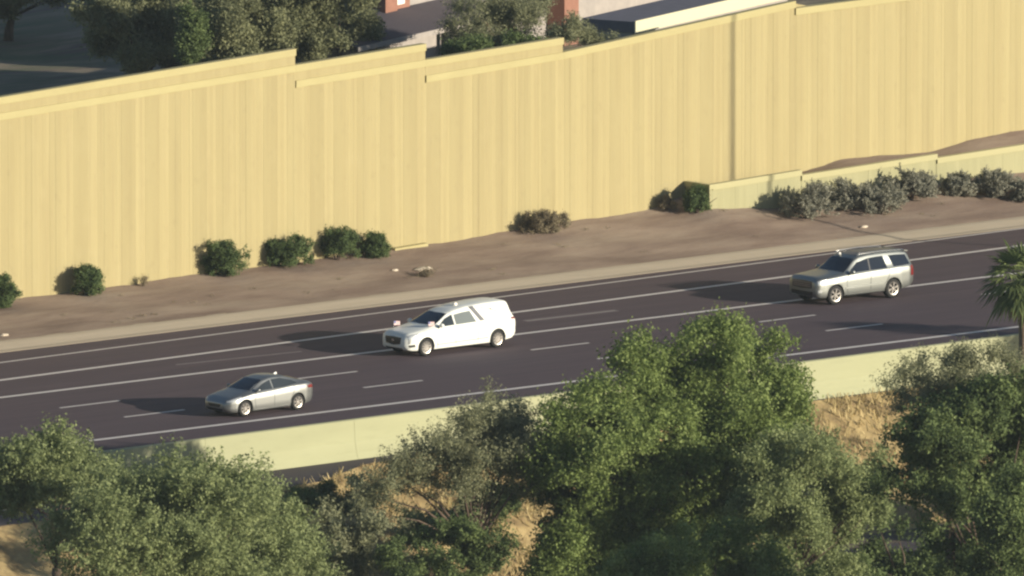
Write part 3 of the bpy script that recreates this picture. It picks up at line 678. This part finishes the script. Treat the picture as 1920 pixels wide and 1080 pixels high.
def house():
    # local axes: x along the house (20 degrees off the freeway), y depth; origin under the eave beside the post
    o0 = onz(840, 52, YARD_Z+2.6)
    hs = empty('house', (o0[0], o0[1], YARD_Z), 'pale stucco house with dark shingle roof and a red brown pillar behind the wall', 'house', rz=rad(20))
    MB().box(-7.6, .5, -.3, 6.0, 3.0, 2.5).build('wall', M['stucco'], hs)
    roof = MB().hexa([(-7.9, 0, 2.52), (6.3, 0, 2.52), (6.3, 3.2, 3.0), (-7.9, 3.2, 3.0), (-7.9, 0, 2.62), (6.3, 0, 2.62), (6.3, 3.2, 3.12), (-7.9, 3.2, 3.12)]).build('roof', M['shingle'], hs)
    MB().box(-7.95, -.06, 2.44, 6.35, -.003, 2.65).build('fascia', M['stucco'], roof)
    MB().box(-.1, .02, -.3, .22, .30, 2.43).build('post', M['black'], hs)
    w = MB().box(-3.2, .46, .6, -2.0, .53, 2.0).build('window', M['glass'], hs)
    MB().box(-3.3, .42, .5, -1.9, .455, .6).build('sill', M['white'], w)
    MB().box(1.6, 3.3, -.3, 30, 4.7, 7.0).build('upper_wall', M['stucco'], hs)
    ew = MB().box(1.5, 3.25, 3.0, 1.597, 4.75, 7.0).build('end_wall', M['stucco_red'], hs); ew['label'] = 'red brown end wall of the upper storey'
    w = MB().box(1.44, 3.7, 3.5, 1.497, 4.1, 5.2).build('window', M['white'], hs)
    w = MB().box(2.2, 3.24, 3.4, 2.7, 3.297, 5.4).build('window', M['glass'], hs)
    MB().box(-.25, 2.95, 2.6, .80, 3.24, 7.0).build('pillar', M['stucco_red'], hs)
    MB().box(.82, 3.1, 2.9, 2.15, 3.24, 7.0).build('porch_wall', M['stucco_red'], hs)
    MB().box(.95, 3.04, 3.3, 1.6, 3.097, 4.9).build('window', M['white'], hs)
    MB().box(14.8, 2.4, -.3, 16.1, 3.29, 7.2).build('pillar', M['stucco_red'], hs)
house()
# cream shed
def shed():
    A = rad(20); a = ony(1190, 40, 12.5)
    z1 = a[2]
    s = empty('shed', (a[0], a[1], YARD_Z), 'long cream sided shed with flat grey blue roof just behind the wall', 'shed', rz=A)
    h = z1-YARD_Z
    MB().box(0.1, .1, 0, 14, 2.5, h-.5).build('wall', M['stucco'], s)
    MB().box(.03, .02, h-.5, 14.1, 2.6, h-.03).build('roof', M['greyroof'], s)
    MB().box(.0, -.05, h-.52, 14.2, .018, h+.01).build('fascia', M['cream'], s)
    return s
shed()

# ------------------------------------------------------------------ vehicles
def smooth1(a, k):
    ker = np.exp(-np.linspace(-1.6, 1.6, k)**2); ker /= ker.sum(); p = k//2
    return np.convolve(np.pad(a, p, mode='edge'), ker, mode='valid')
class Car:
    def __init__(s, name, label, cat, L, prof, paint_m, axles, wr, tr_w, contact, rearc, group=None):
        s.L, s.p, s.paint, s.ax, s.wr = L, prof, paint_m, axles, wr
        s.W = max(q[1] for q in prof['wb'])
        # put near-side tyres on the measured contact points
        a, b = onz(*contact), onz(*rearc); ang = math.atan2(b[1]-a[1], b[0]-a[0])*.5
        s.yn = s.W-.10
        ca, sa = math.cos(ang), math.sin(ang)
        mid = (a+b)/2; lm = ((axles[0]+axles[1])/2-L/2, -s.yn)
        s.root = empty(name, (mid[0]-(lm[0]*ca-lm[1]*sa), mid[1]-(lm[0]*sa+lm[1]*ca), 0), label, cat, group, ang)
        s.body()
    def body(s):
        N = int(s.L/.035)
        xs = np.concatenate([[0, .012], np.linspace(.03, s.L-.03, N), [s.L-.012, s.L]])
        def ev(k, sm=5):
            p = s.p[k]; dense = np.interp(xs, [q[0] for q in p], [q[1] for q in p]); return smooth1(dense, sm)
        zb, zs, zt, wb, wt = ev('zb'), ev('zs', 9), ev('zt', 7), ev('wb', 7), ev('wt', 9)
        gh = s.p['gh']
        rings = []
        for i, x in enumerate(xs):
            b, sh, t, w, r = zb[i], zs[i], max(zt[i], zs[i]+.01), wb[i], wt[i]
            g = min(1, max(0, (t-sh)/gh)); g = g*g*(3-2*g) if g < 1 else 1
            r = min(r, w*.93)
            H = sh-b
            half = [(0, b), (w*.78, b), (w*.94, b+.03), (w*.985, b+H*.18), (w*.982, b+H*.40), (w, b+H*.66), (w*.992, b+H*.82), (w*.972, b+H*.93), (w*.945, sh),
                    (w*.925, sh+min(.02, .3*(t-sh)))]
            y7 = w*.925; z7 = sh+min(.02, .3*(t-sh))
            for f_ in (.34, .67):
                half.append((lerp(y7, lerp(.86*w, r, g), f_), lerp(z7, lerp(sh+.5*(t-sh), t-.10, g), f_)))
            half += [(lerp(.86*w, r, g), lerp(sh+.62*(t-sh), t-.095, g)), (lerp(.80*w, r-.03, g), lerp(sh+.75*(t-sh), t-.05, g)),
                     (lerp(.70*w, r-.10, g), lerp(sh+.86*(t-sh), t-.022, g)), (lerp(.4*w, r*.5, g), t-.006*g-.04*(1-g)*(t-sh)), (0, t)]
            rings.append([(x-s.L/2, -y, z) for y, z in half]+[(x-s.L/2, y, z) for y, z in half[-2:0:-1]])
        n = len(rings[0]); v = [q for r in rings for q in r]; f = []
        for i in range(len(rings)-1):
            for k in range(n): f.append((i*n+k, (i+1)*n+k, (i+1)*n+(k+1) % n, i*n+(k+1) % n))
        f += [tuple(range(n)), tuple((len(rings)-1)*n+k for k in range(n))[::-1]]
        me = mesh('body', v, f, s.paint); bm = bmesh.new(); bm.from_mesh(me); bmesh.ops.recalc_face_normals(bm, faces=bm.faces)
        s.bvh = BVHTree.FromBMesh(bm); bm.to_mesh(me); bm.free(); me.materials.append(M['well'])
        o = link('body', me, s.root)
        # cut the wheel arches
        bm = bmesh.new()
        for ax in s.ax:
            for sd_ in (-1, 1):
                mtx = Matrix.Translation((ax-s.L/2, sd_*(s.W-.10), s.wr*1.0)) @ Matrix.Rotation(math.pi/2, 4, 'X')
                bmesh.ops.create_cone(bm, cap_ends=True, segments=40, radius1=s.wr+.055, radius2=s.wr+.055, depth=.62, matrix=mtx)
        cm = bpy.data.meshes.new('cut'); bm.to_mesh(cm); bm.free(); cm.materials.append(M['well'])
        co = bpy.data.objects.new('cut', cm); col.objects.link(co); co.parent = s.root
        md = o.modifiers.new('b', 'BOOLEAN'); md.operation = 'DIFFERENCE'; md.object = co; md.solver = 'EXACT'
        try: md.material_mode = 'TRANSFER'
        except Exception: pass
        dg = bpy.context.evaluated_depsgraph_get(); dg.update()
        nm = bpy.data.meshes.new_from_object(o.evaluated_get(dg)); o.modifiers.clear(); o.data = nm; nm.name = 'body'
        bpy.data.objects.remove(co)
        nm.polygons.foreach_set('use_smooth', [True]*len(nm.polygons)); nm.set_sharp_from_angle(angle=rad(38))
        s.o = o
    def cast(s, axis, a, b):
        if axis == 'y-': o, d = Vector((a-s.L/2, -5, b)), Vector((0, 1, 0))
        elif axis == 'y+': o, d = Vector((a-s.L/2, 5, b)), Vector((0, -1, 0))
        elif axis == 'f': o, d = Vector((-s.L, a, b)), Vector((1, 0, 0))
        elif axis == 'r': o, d = Vector((s.L, a, b)), Vector((-1, 0, 0))
        else: o, d = Vector((a-s.L/2, b, 5)), Vector((0, 0, -1))
        h = s.bvh.ray_cast(o, d)
        if h[0] is None: h = s.bvh.find_nearest(o+d*(5-s.W if axis[0] == 'y' else s.L/2))
        n = h[1] if h[1].dot(d) < 0 else -h[1]
        return h[0], n, d
    def patch(s, name, axis, lo, hi, m, off=.006, nu=14, nv=6, both=False, label=None, parent=None, deep=.03):
        out = None
        for ax in ([axis] if not both else ['y-', 'y+']):
            def pl(P_, t):
                k = t*(len(P_)-1); i = min(int(k), len(P_)-2); return lerp(P_[i][0], P_[i+1][0], k-i), lerp(P_[i][1], P_[i+1][1], k-i)
            F = []; B = []
            for j in range(nv+1):
                for i in range(nu+1):
                    a = pl(lo, i/nu); c = pl(hi, i/nu); q = (lerp(a[0], c[0], j/nv), lerp(a[1], c[1], j/nv))
                    p, n_, d = s.cast(ax, *q); F.append(p+n_*off); B.append(p+d*deep)
            n1 = (nu+1)*(nv+1); f = []
            for j in range(nv):
                for i in range(nu):
                    k = j*(nu+1)+i; f += [(k, k+1, k+nu+2, k+nu+1), (n1+k, n1+k+nu+1, n1+k+nu+2, n1+k+1)]
            rim = [i for i in range(nu+1)]+[j*(nu+1)+nu for j in range(1, nv+1)]+[nv*(nu+1)+i for i in range(nu-1, -1, -1)]+[j*(nu+1) for j in range(nv-1, 0, -1)]
            for i in range(len(rim)): a, b_ = rim[i], rim[(i+1) % len(rim)]; f.append((b_, a, n1+a, n1+b_))
            me = mesh(name, F+B, f, m); bm = bmesh.new(); bm.from_mesh(me); bmesh.ops.recalc_face_normals(bm, faces=bm.faces); bm.to_mesh(me); bm.free()
            me.polygons.foreach_set('use_smooth', [True]*len(me.polygons)); me.set_sharp_from_angle(angle=rad(40))
            out = link(name, me, parent or s.root)
            if label: out['label'] = label
        return out
    def seamline(s, pts, w=.016, m=None, name='door_seam', both=True):
        for a, b in zip(pts[:-1], pts[1:]):
            dx, dz = b[0]-a[0], b[1]-a[1]; l = math.hypot(dx, dz); nx, nz = -dz/l*w/2, dx/l*w/2
            s.patch(name, 'y-', [(a[0]-nx, a[1]-nz), (b[0]-nx, b[1]-nz)], [(a[0]+nx, a[1]+nz), (b[0]+nx, b[1]+nz)], m or M['seam'], .003, 8, 1, both=both, deep=.01)
    def wheels(s, spokes, twin=False, tw=.22):
        for ax in s.ax:
            for sd_ in (-1, 1):
                w = link('wheel', None, s.root, (ax-s.L/2, sd_*(s.W-.025), s.wr)); w.empty_display_size = .2
                R_, ri = s.wr, s.wr*.66
                def lathe(prof, name, m, par):
                    nseg = 36; b = MB(); v = [(r*math.cos(2*math.pi*k/nseg), sd_*y, r*math.sin(2*math.pi*k/nseg)) for r, y in prof for k in range(nseg)]
                    f = [(i*nseg+k, i*nseg+(k+1) % nseg, (i+1)*nseg+(k+1) % nseg, (i+1)*nseg+k) for i in range(len(prof)-1) for k in range(nseg)]
                    b.add(v, f); return b.build(name, m, par, sharp=40)
                lathe([(ri, -.02), (ri+.02, .0), (R_-.05, .0), (R_-.015, -.02), (R_, -.05), (R_, -tw+.04), (R_-.02, -tw), (ri, -tw)], 'tyre', M['rubber'], w)
                lathe([(ri+.008, -.012), (ri-.015, -.004), (ri-.03, -.03), (ri-.04, -.10), (.05, -.11)], 'rim_recess', M['rimdark'], w)
                b = MB(); nseg = 36
                prof = [(ri+.008, -.010), (ri+.004, .0), (ri-.028, -.006), (ri-.036, -.035)]
                v = [(r*math.cos(2*math.pi*k/nseg), sd_*y, r*math.sin(2*math.pi*k/nseg)) for r, y in prof for k in range(nseg)]
                b.add(v, [(i*nseg+k, i*nseg+(k+1) % nseg, (i+1)*nseg+(k+1) % nseg, (i+1)*nseg+k) for i in range(3) for k in range(nseg)])
                for k in range(spokes):
                    a0_ = 2*math.pi*k/spokes+.3
                    for dd in ((-.11, .11) if twin else (0,)):
                        a = a0_+dd*.9; c, sn = math.cos(a), math.sin(a); c0, s0 = math.cos(a0_), math.sin(a0_); hw = .024 if twin else .038
                        def pt(r, w_, y, cc=c, ss=sn): return (r*cc-w_*ss, sd_*y, r*ss+w_*cc)
                        rr0, rr1 = .03, ri-.01
                        b.hexa([pt(rr0, -hw, -.06, c0, s0), pt(rr1, -hw, -.05), pt(rr1, hw, -.05), pt(rr0, hw, -.06, c0, s0),
                                pt(rr0, -hw*.8, -.012, c0, s0), pt(rr1, -hw*.7, -.006), pt(rr1, hw*.7, -.006), pt(rr0, hw*.8, -.012, c0, s0)])
                b.tube([(0, sd_*-.06, 0), (0, sd_*-.002, 0)], [.075, .06], 14)
                b.build('rim', M['rim'], w, sharp=35)
    def mirrors(s, x, z, m, sz=(.12, .10, .07), arm=.05):
        for sd_ in (-1, 1):
            p, n_, d = s.cast('y-' if sd_ < 0 else 'y+', x+.05, z)
            bm = bmesh.new(); bmesh.ops.create_icosphere(bm, subdivisions=2, radius=1)
            for v in bm.verts: v.co = Vector((v.co.x*sz[0]*.75, v.co.y*sz[1], v.co.z*sz[2]))+Vector((0, 0, 0))
            me = bpy.data.meshes.new('mirror'); bm.to_mesh(me); bm.free(); me.materials.append(m)
            me.polygons.foreach_set('use_smooth', [True]*len(me.polygons))
            o = link('mirror', me, s.root, (p.x-.06, p.y+sd_*(sz[1]+arm*.6), z+.05))
            MB().tube([(.03, -sd_*(sz[1]+arm), -.05), (0, 0, -.03)], .02, 6).build('mirror_arm', M['black'], o)
    def handle(s, x, z, m):
        s.patch('door_handle', 'y-', [(x, z), (x+.2, z+.01)], [(x, z+.028), (x+.2, z+.038)], m, .03, 4, 2, both=True)

# --- silver sedan
pr = dict(gh=.34,
 zb=[(0, .34), (.06, .24), (.3, .17), (.8, .16), (3.7, .17), (4.25, .24), (4.53, .42)],
 zs=[(0, .50), (.08, .60), (.3, .70), (.86, .80), (1.3, .87), (2.3, .925), (3.3, 1.0), (4.0, 1.02), (4.42, .97), (4.53, .80)],
 zt=[(0, .54), (.08, .66), (.3, .78), (.8, .91), (1.12, .98), (1.5, 1.17), (1.95, 1.355), (2.3, 1.425), (2.6, 1.44), (3.0, 1.415), (3.5, 1.30), (3.95, 1.165), (4.3, 1.09), (4.45, 1.03), (4.53, .86)],
 wb=[(0, .52), (.05, .64), (.18, .76), (.45, .855), (.8, .885), (3.6, .888), (4.05, .86), (4.35, .78), (4.48, .68), (4.53, .58)],
 wt=[(0, .6), (1.2, .66), (1.8, .60), (2.6, .585), (3.3, .60), (4.53, .6)])
c = Car('sedan', 'silver compact sedan alone at the left in the lane nearest the pale wall', 'car', 4.53, pr, M['silver2'], (.87, 3.57), .325, .2, (458, 781), (557, 768.5))
c.patch('windscreen', 'z', [(1.22, -.70), (1.14, 0), (1.22, .70)], [(1.93, -.535), (1.88, 0), (1.93, .535)], M['glass'], .006, 16, 8)
c.patch('rear_window', 'z', [(3.85, -.58), (3.9, 0), (3.85, .58)], [(3.12, -.50), (3.06, 0), (3.12, .50)], M['glass'], .006, 16, 8)
c.patch('side_window', 'y-', [(1.52, .945), (1.9, .955), (2.30, .965)], [(1.62, 1.03), (1.93, 1.19), (2.30, 1.305)], M['glass_side'], .005, 12, 6, both=True)
c.patch('side_window', 'y-', [(2.36, .968), (2.9, .99), (3.60, 1.075)], [(2.36, 1.315), (2.85, 1.325), (3.42, 1.185)], M['glass_side'], .005, 12, 6, both=True)
c.patch('headlight', 'y-', [(.10, .60), (.40, .66), (.72, .755)], [(.13, .66), (.40, .745), (.70, .80)], M['lamp_clear'], .008, 10, 4, both=True)
c.patch('grille', 'f', [(-.30, .40), (.30, .40)], [(-.40, .52), (.40, .52)], M['black'], .008, 10, 4)
c.patch('air_intake', 'f', [(-.42, .25), (.42, .25)], [(-.50, .34), (.50, .34)], M['black'], .008, 10, 3)
c.patch('tail_light', 'y-', [(4.12, .84), (4.30, .83), (4.44, .82)], [(4.05, .93), (4.25, .965), (4.42, .95)], M['lamp_red'], .008, 8, 3, both=True)
c.patch('sill', 'y-', [(1.32, .20), (3.14, .22)], [(1.32, .245), (3.14, .275)], M['chrome'] if False else M['silver2'], .022, 16, 2, both=True)
c.seamline([(1.42, .28), (1.34, .62), (1.45, .93)]); c.seamline([(2.36, .26), (2.34, .96)]); c.seamline([(3.18, .42), (3.34, .75), (3.38, 1.0)])
c.handle(2.08, .79, M['silver2']); c.handle(3.06, .83, M['silver2'])
c.mirrors(1.50, .95, M['silver2'])
c.wheels(7, True)
fin = MB().hexa([(-.12, -.03, 0), (.12, -.03, 0), (.12, .03, 0), (-.12, .03, 0), (.06, -.008, .085), (.12, -.008, .09), (.12, .008, .09), (.06, .008, .085)])
fin.build('antenna', M['whitepaint'], c.root, (3.05-4.53/2, 0, 1.375))

# --- white hearse
pr = dict(gh=.46,
 zb=[(0, .42), (.06, .30), (.3, .24), (1.0, .22), (4.8, .22), (5.5, .30), (5.85, .46)],
 zs=[(0, .66), (.07, .80), (.3, .90), (.95, .99), (1.5, 1.06), (3.0, 1.12), (5.0, 1.19), (5.6, 1.19), (5.80, 1.10), (5.85, .95)],
 zt=[(0, .72), (.07, .88), (.25, .98), (.9, 1.09), (1.36, 1.17), (1.75, 1.36), (2.2, 1.575), (2.6, 1.70), (3.2, 1.80), (4.2, 1.865), (5.0, 1.875), (5.30, 1.86), (5.40, 1.82), (5.48, 1.66), (5.66, 1.28), (5.76, 1.2), (5.85, 1.0)],
 wb=[(0, .62), (.04, .72), (.15, .83), (.45, .92), (.95, .955), (5.0, .955), (5.5, .90), (5.75, .80), (5.85, .66)],
 wt=[(0, .7), (1.4, .74), (2.2, .66), (3.0, .66), (4.5, .69), (5.3, .68), (5.85, .66)])
HL = 5.85
c = Car('hearse', 'white funeral hearse with small flags on its front, in the middle lane', 'hearse', HL, pr, M['whitepaint'], (.97, 4.72), .365, .2, (797, 667.5), (932, 651.5))
c.patch('windscreen', 'z', [(1.47, -.76), (1.40, 0), (1.47, .76)], [(2.28, -.60), (2.22, 0), (2.28, .60)], M['glass'], .006, 16, 8)
c.patch('rear_window', 'r', [(-.58, 1.24), (.58, 1.24)], [(-.52, 1.62), (.52, 1.62)], M['glass'], .006, 12, 6)
c.patch('side_window', 'y-', [(1.64, 1.10), (2.1, 1.12), (2.48, 1.13)], [(1.72, 1.16), (2.10, 1.40), (2.48, 1.535)], M['glass_side'], .005, 12, 6, both=True)
g = mat('hearse_rear_door_glass', (.16, .18, .18), .1, 0, .8)  # lighter grey base colour carries the bright reflection on this pane
c.patch('side_window', 'y-', [(2.56, 1.13), (3.0, 1.14), (3.62, 1.155)], [(2.56, 1.515), (3.0, 1.575), (3.40, 1.60)], g, .005, 12, 6, both=True, label='rear door glass with a bright reflection in its grey colour')
c.patch('landau_band', 'y-', [(3.84, 1.17), (4.06, 1.175)], [(3.38, 1.755), (3.60, 1.765)], mat('landau_band_grey', (.07, .075, .09), .5, .2), .014, 4, 10, both=True)
c.patch('landau_panel', 'y-', [(4.16, 1.20), (4.7, 1.22), (5.36, 1.24)], [(3.72, 1.755), (4.4, 1.76), (5.16, 1.73)], M['whitepaint'], .012, 14, 8, both=True)
# S-shaped landau bars
for sd_ in (-1, 1):
    pts = []
    for t in np.linspace(0, 1, 15):
        x = lerp(3.98, 5.12, t); z = lerp(1.66, 1.44, t)+.035*math.sin(t*2*math.pi)
        p, n_, d = c.cast('y-' if sd_ < 0 else 'y+', x, z); pts.append(p+n_*.025)
    lb = MB().tube(pts, .02, 6).build('landau_bar', M['steel'], c.root, smooth=True)
    pm = Vector(pts[6]); MB().tube([pm, pm+Vector((0, sd_*.03, 0))], [.05, .035], 10).build('boss', M['steel'], lb)
c.patch('grille', 'f', [(-.44, .52), (0, .46), (.44, .52)], [(-.50, .78), (0, .80), (.50, .78)], M['black'], .010, 14, 6)
c.patch('badge', 'f', [(-.08, .62), (.08, .62)], [(-.08, .70), (.08, .70)], M['chrome'], .02, 4, 3)
c.patch('air_intake', 'f', [(-.50, .28), (.50, .28)], [(-.52, .36), (.52, .36)], M['black'], .008, 10, 3)
c.patch('headlight', 'y-', [(.12, .72), (.24, .74), (.36, .80)], [(.13, .86), (.30, .92), (.62, .955)], M['lamp_clear'], .008, 10, 5, both=True)
c.patch('running_light', 'y-', [(.13, .55), (.20, .56)], [(.14, .74), (.25, .76)], M['lamp_clear'], .010, 3, 5, both=True)
c.patch('fog_lamp', 'y-', [(.16, .40), (.42, .42)], [(.14, .50), (.40, .52)], M['black'], .008, 6, 3, both=True)
c.patch('tail_light', 'y-', [(5.46, 1.10), (5.74, 1.08)], [(5.44, 1.17), (5.70, 1.16)], M['lamp_red'], .008, 6, 3, both=True)
c.patch('side_trim', 'y-', [(1.50, .42), (4.20, .46)], [(1.50, .445), (4.20, .485)], M['chrome'], .014, 20, 2, both=True)
c.seamline([(1.55, .30), (1.52, .8), (1.62, 1.10)]); c.seamline([(2.50, .30), (2.50, 1.12)]); c.seamline([(3.66, .30), (3.70, 1.14)])
c.handle(2.22, .97, M['chrome']); c.handle(3.36, .99, M['chrome'])
c.mirrors(1.72, 1.13, M['whitepaint'], (.14, .12, .09))
c.wheels(10)
bm = bmesh.new(); bmesh.ops.create_icosphere(bm, subdivisions=2, radius=1)
for v in bm.verts: v.co = Vector((v.co.x*.11, v.co.y*.09, v.co.z*.075))
me = bpy.data.meshes.new('roof_beacon'); bm.to_mesh(me); bm.free(); me.materials.append(M['white']); me.polygons.foreach_set('use_smooth', [True]*len(me.polygons))
link('roof_beacon', me, c.root, (3.15-HL/2, -.1, 1.83))
# flags
M['flagred'] = mat('flag_red', (.50, .26, .26), .8); M['flagwhite'] = mat('flag_white', (.75, .72, .70), .8); M['flagblue'] = mat('flag_blue', (.14, .15, .30), .8)
def flag(car, x, y, z, sz, lab):
    r = empty('flag', (0, 0, 0), lab, 'flag', 'small flags on the hearse'); r.location = car.root.matrix_basis @ Vector((x-car.L/2, y, z)); r.rotation_euler = car.root.rotation_euler
    MB().tube([(0, 0, -.02), (0, 0, sz*1.5)], .008, 6).build('flag_pole', M['chrome'], r)
    cl = link('flag_cloth', None, r); 
    ns = 7; h0 = sz*.62
    def wav(u): return (u*sz*1.3, math.sin(u*5)*.035*u)
    for k in range(ns):
        b = MB(); z0 = sz*1.48-(k+1)*h0*1.25/ns; z1 = z0+h0*1.25/ns-.0005; V = []
        for u in np.linspace(0, 1, 9):
            a, bb = wav(u); V += [(a, bb-.003, z0-u*.02), (a, bb-.003, z1-u*.02), (a, bb+.003, z0-u*.02), (a, bb+.003, z1-u*.02)]
        f = []
        for i in range(8): q = i*4; f += [(q, q+4, q+5, q+1), (q+2, q+3, q+7, q+6), (q+1, q+5, q+7, q+3), (q, q+2, q+6, q+4)]
        b.add(V, f); b.build('stripe', M['flagred'] if k % 2 == 0 else M['flagwhite'], cl)
    b = MB(); V = []
    for u in np.linspace(0, .42, 5):
        a, bb = wav(u)
        for s_ in (-.006, .006): V += [(a, bb+s_, sz*1.48-h0*.68-u*.02), (a, bb+s_, sz*1.481-u*.02)]
    f = []
    for i in range(4): q = i*4; f += [(q, q+4, q+5, q+1), (q+2, q+3, q+7, q+6), (q+1, q+5, q+7, q+3), (q, q+2, q+6, q+4)]
    b.add(V, f); b.build('canton', M['flagblue'], cl)
flag(c, .62, .70, .96, .22, 'small red and white flag on the far front wing of the hearse')
flag(c, 1.22, -.74, 1.03, .22, 'small red and white flag on the near front wing, before the windscreen')

# --- silver SUV
pr = dict(gh=.50,
 zb=[(0, .50), (.05, .36), (.3, .30), (1.0, .30), (4.4, .30), (5.0, .38), (5.33, .55)],
 zs=[(0, .90), (.05, 1.0), (.25, 1.08), (.95, 1.13), (1.6, 1.18), (3.0, 1.24), (4.6, 1.29), (5.15, 1.29), (5.28, 1.22), (5.33, 1.0)],
 zt=[(0, .96), (.05, 1.08), (.22, 1.17), (.9, 1.23), (1.45, 1.29), (1.8, 1.50), (2.15, 1.76), (2.4, 1.87), (2.9, 1.925), (3.8, 1.94), (4.6, 1.915), (4.95, 1.87), (5.08, 1.74), (5.24, 1.36), (5.30, 1.26), (5.33, 1.05)],
 wb=[(0, .78), (.04, .86), (.14, .94), (.45, 1.0), (.95, 1.015), (4.5, 1.015), (5.0, .98), (5.25, .90), (5.33, .80)],
 wt=[(0, .8), (1.4, .82), (2.2, .74), (3.0, .745), (4.6, .75), (5.33, .74)])
SL = 5.33
c = Car('suv', 'large silver SUV with dark glass at the right, behind the hearse', 'SUV', SL, pr, M['silver'], (.98, 4.09), .405, .2, (1563, 571), (1675, 558.5))
c.patch('windscreen', 'z', [(1.50, -.84), (1.43, 0), (1.50, .84)], [(2.20, -.68), (2.14, 0), (2.20, .68)], M['glass'], .006, 16, 8)
c.patch('roof_panel', 'z', [(2.42, -.60), (2.42, .60)], [(4.55, -.60), (4.55, .60)], mat('dark_roof_glass', (.05, .055, .075), .35, 0, .5), .006, 10, 12)
c.patch('side_window', 'y-', [(1.80, 1.24), (2.3, 1.245), (2.84, 1.255)], [(1.90, 1.36), (2.26, 1.62), (2.84, 1.74)], M['glass'], .005, 12, 6, both=True)
c.patch('side_window', 'y-', [(2.90, 1.258), (3.3, 1.262), (3.80, 1.27)], [(2.90, 1.745), (3.3, 1.765), (3.66, 1.77)], M['glass'], .005, 12, 6, both=True)
c.patch('door_pillar', 'y-', [(2.84, 1.256), (2.90, 1.258)], [(2.84, 1.742), (2.90, 1.747)], M['black'], .004, 1, 6, both=True)
c.patch('quarter_window', 'y-', [(4.14, 1.30), (4.6, 1.31), (5.05, 1.33)], [(3.96, 1.765), (4.4, 1.76), (4.88, 1.73)], M['glass'], .005, 12, 6, both=True)
c.patch('rear_window', 'r', [(-.68, 1.32), (.68, 1.32)], [(-.60, 1.75), (.60, 1.75)], M['glass'], .006, 12, 6)
c.patch('grille', 'f', [(-.62, .72), (0, .68), (.62, .72)], [(-.62, 1.0), (0, 1.02), (.62, 1.0)], mat('grille_dark', (.05, .05, .045), .4, .6), .012, 14, 6)
for z in (.79, .87, .95): c.patch('grille_bar', 'f', [(-.58, z-.012), (.58, z-.012)], [(-.58, z+.012), (.58, z+.012)], M['chrome'], .022, 10, 1)
c.patch('air_intake', 'f', [(-.66, .42), (.66, .42)], [(-.66, .58), (.66, .58)], M['black'], .010, 10, 3)
c.patch('headlight', 'y-', [(.10, .86), (.24, .88), (.38, .92)], [(.10, 1.02), (.24, 1.04), (.50, 1.05)], M['lamp_clear'], .010, 8, 4, both=True)
c.patch('fog_lamp', 'y-', [(.10, .54), (.26, .56)], [(.10, .66), (.26, .68)], M['lamp_clear'], .010, 4, 3, both=True)
c.patch('tail_light', 'y-', [(5.06, .86), (5.27, .86)], [(5.04, 1.26), (5.22, 1.28)], M['lamp_red'], .012, 5, 7, both=True)
c.patch('side_step', 'y-', [(1.55, .335), (3.52, .335)], [(1.55, .375), (3.52, .375)], M['black'], .05, 12, 2, both=True)
c.patch('body_crease', 'y-', [(1.50, .62), (3.50, .66)], [(1.50, .67), (3.50, .72)], M['silver'], .022, 16, 3, both=True)
for sd_ in (-1, 1):
    MB().tube([(2.35-SL/2, sd_*.69, 1.88), (2.5-SL/2, sd_*.69, 1.935), (3.6-SL/2, sd_*.70, 1.965), (4.75-SL/2, sd_*.70, 1.93), (4.9-SL/2, sd_*.70, 1.88)], .022, 6).build('roof_rail', M['chrome'], c.root, smooth=True)
MB().hexa([(4.88-SL/2, -.68, 1.86), (5.12-SL/2, -.66, 1.82), (5.12-SL/2, .66, 1.82), (4.88-SL/2, .68, 1.86), (4.88-SL/2, -.68, 1.90), (5.14-SL/2, -.66, 1.86), (5.14-SL/2, .66, 1.86), (4.88-SL/2, .68, 1.90)]).build('spoiler', M['silver'], c.root)
c.seamline([(1.62, .42), (1.56, .9), (1.70, 1.2)], .02); c.seamline([(2.86, .40), (2.86, 1.24)], .02); c.seamline([(3.62, .62), (3.84, .92), (3.90, 1.26)], .02)
c.handle(2.58, 1.05, M['chrome']); c.handle(3.55, 1.07, M['chrome'])
c.mirrors(1.80, 1.24, M['silver'], (.14, .14, .10))
c.wheels(6, True, .26)
bm = bmesh.new(); bmesh.ops.create_icosphere(bm, subdivisions=2, radius=.07)
me = bpy.data.meshes.new('roof_light'); bm.to_mesh(me); bm.free(); me.materials.append(M['white'])
link('roof_light', me, c.root, (2.30-SL/2, .35, 1.87))
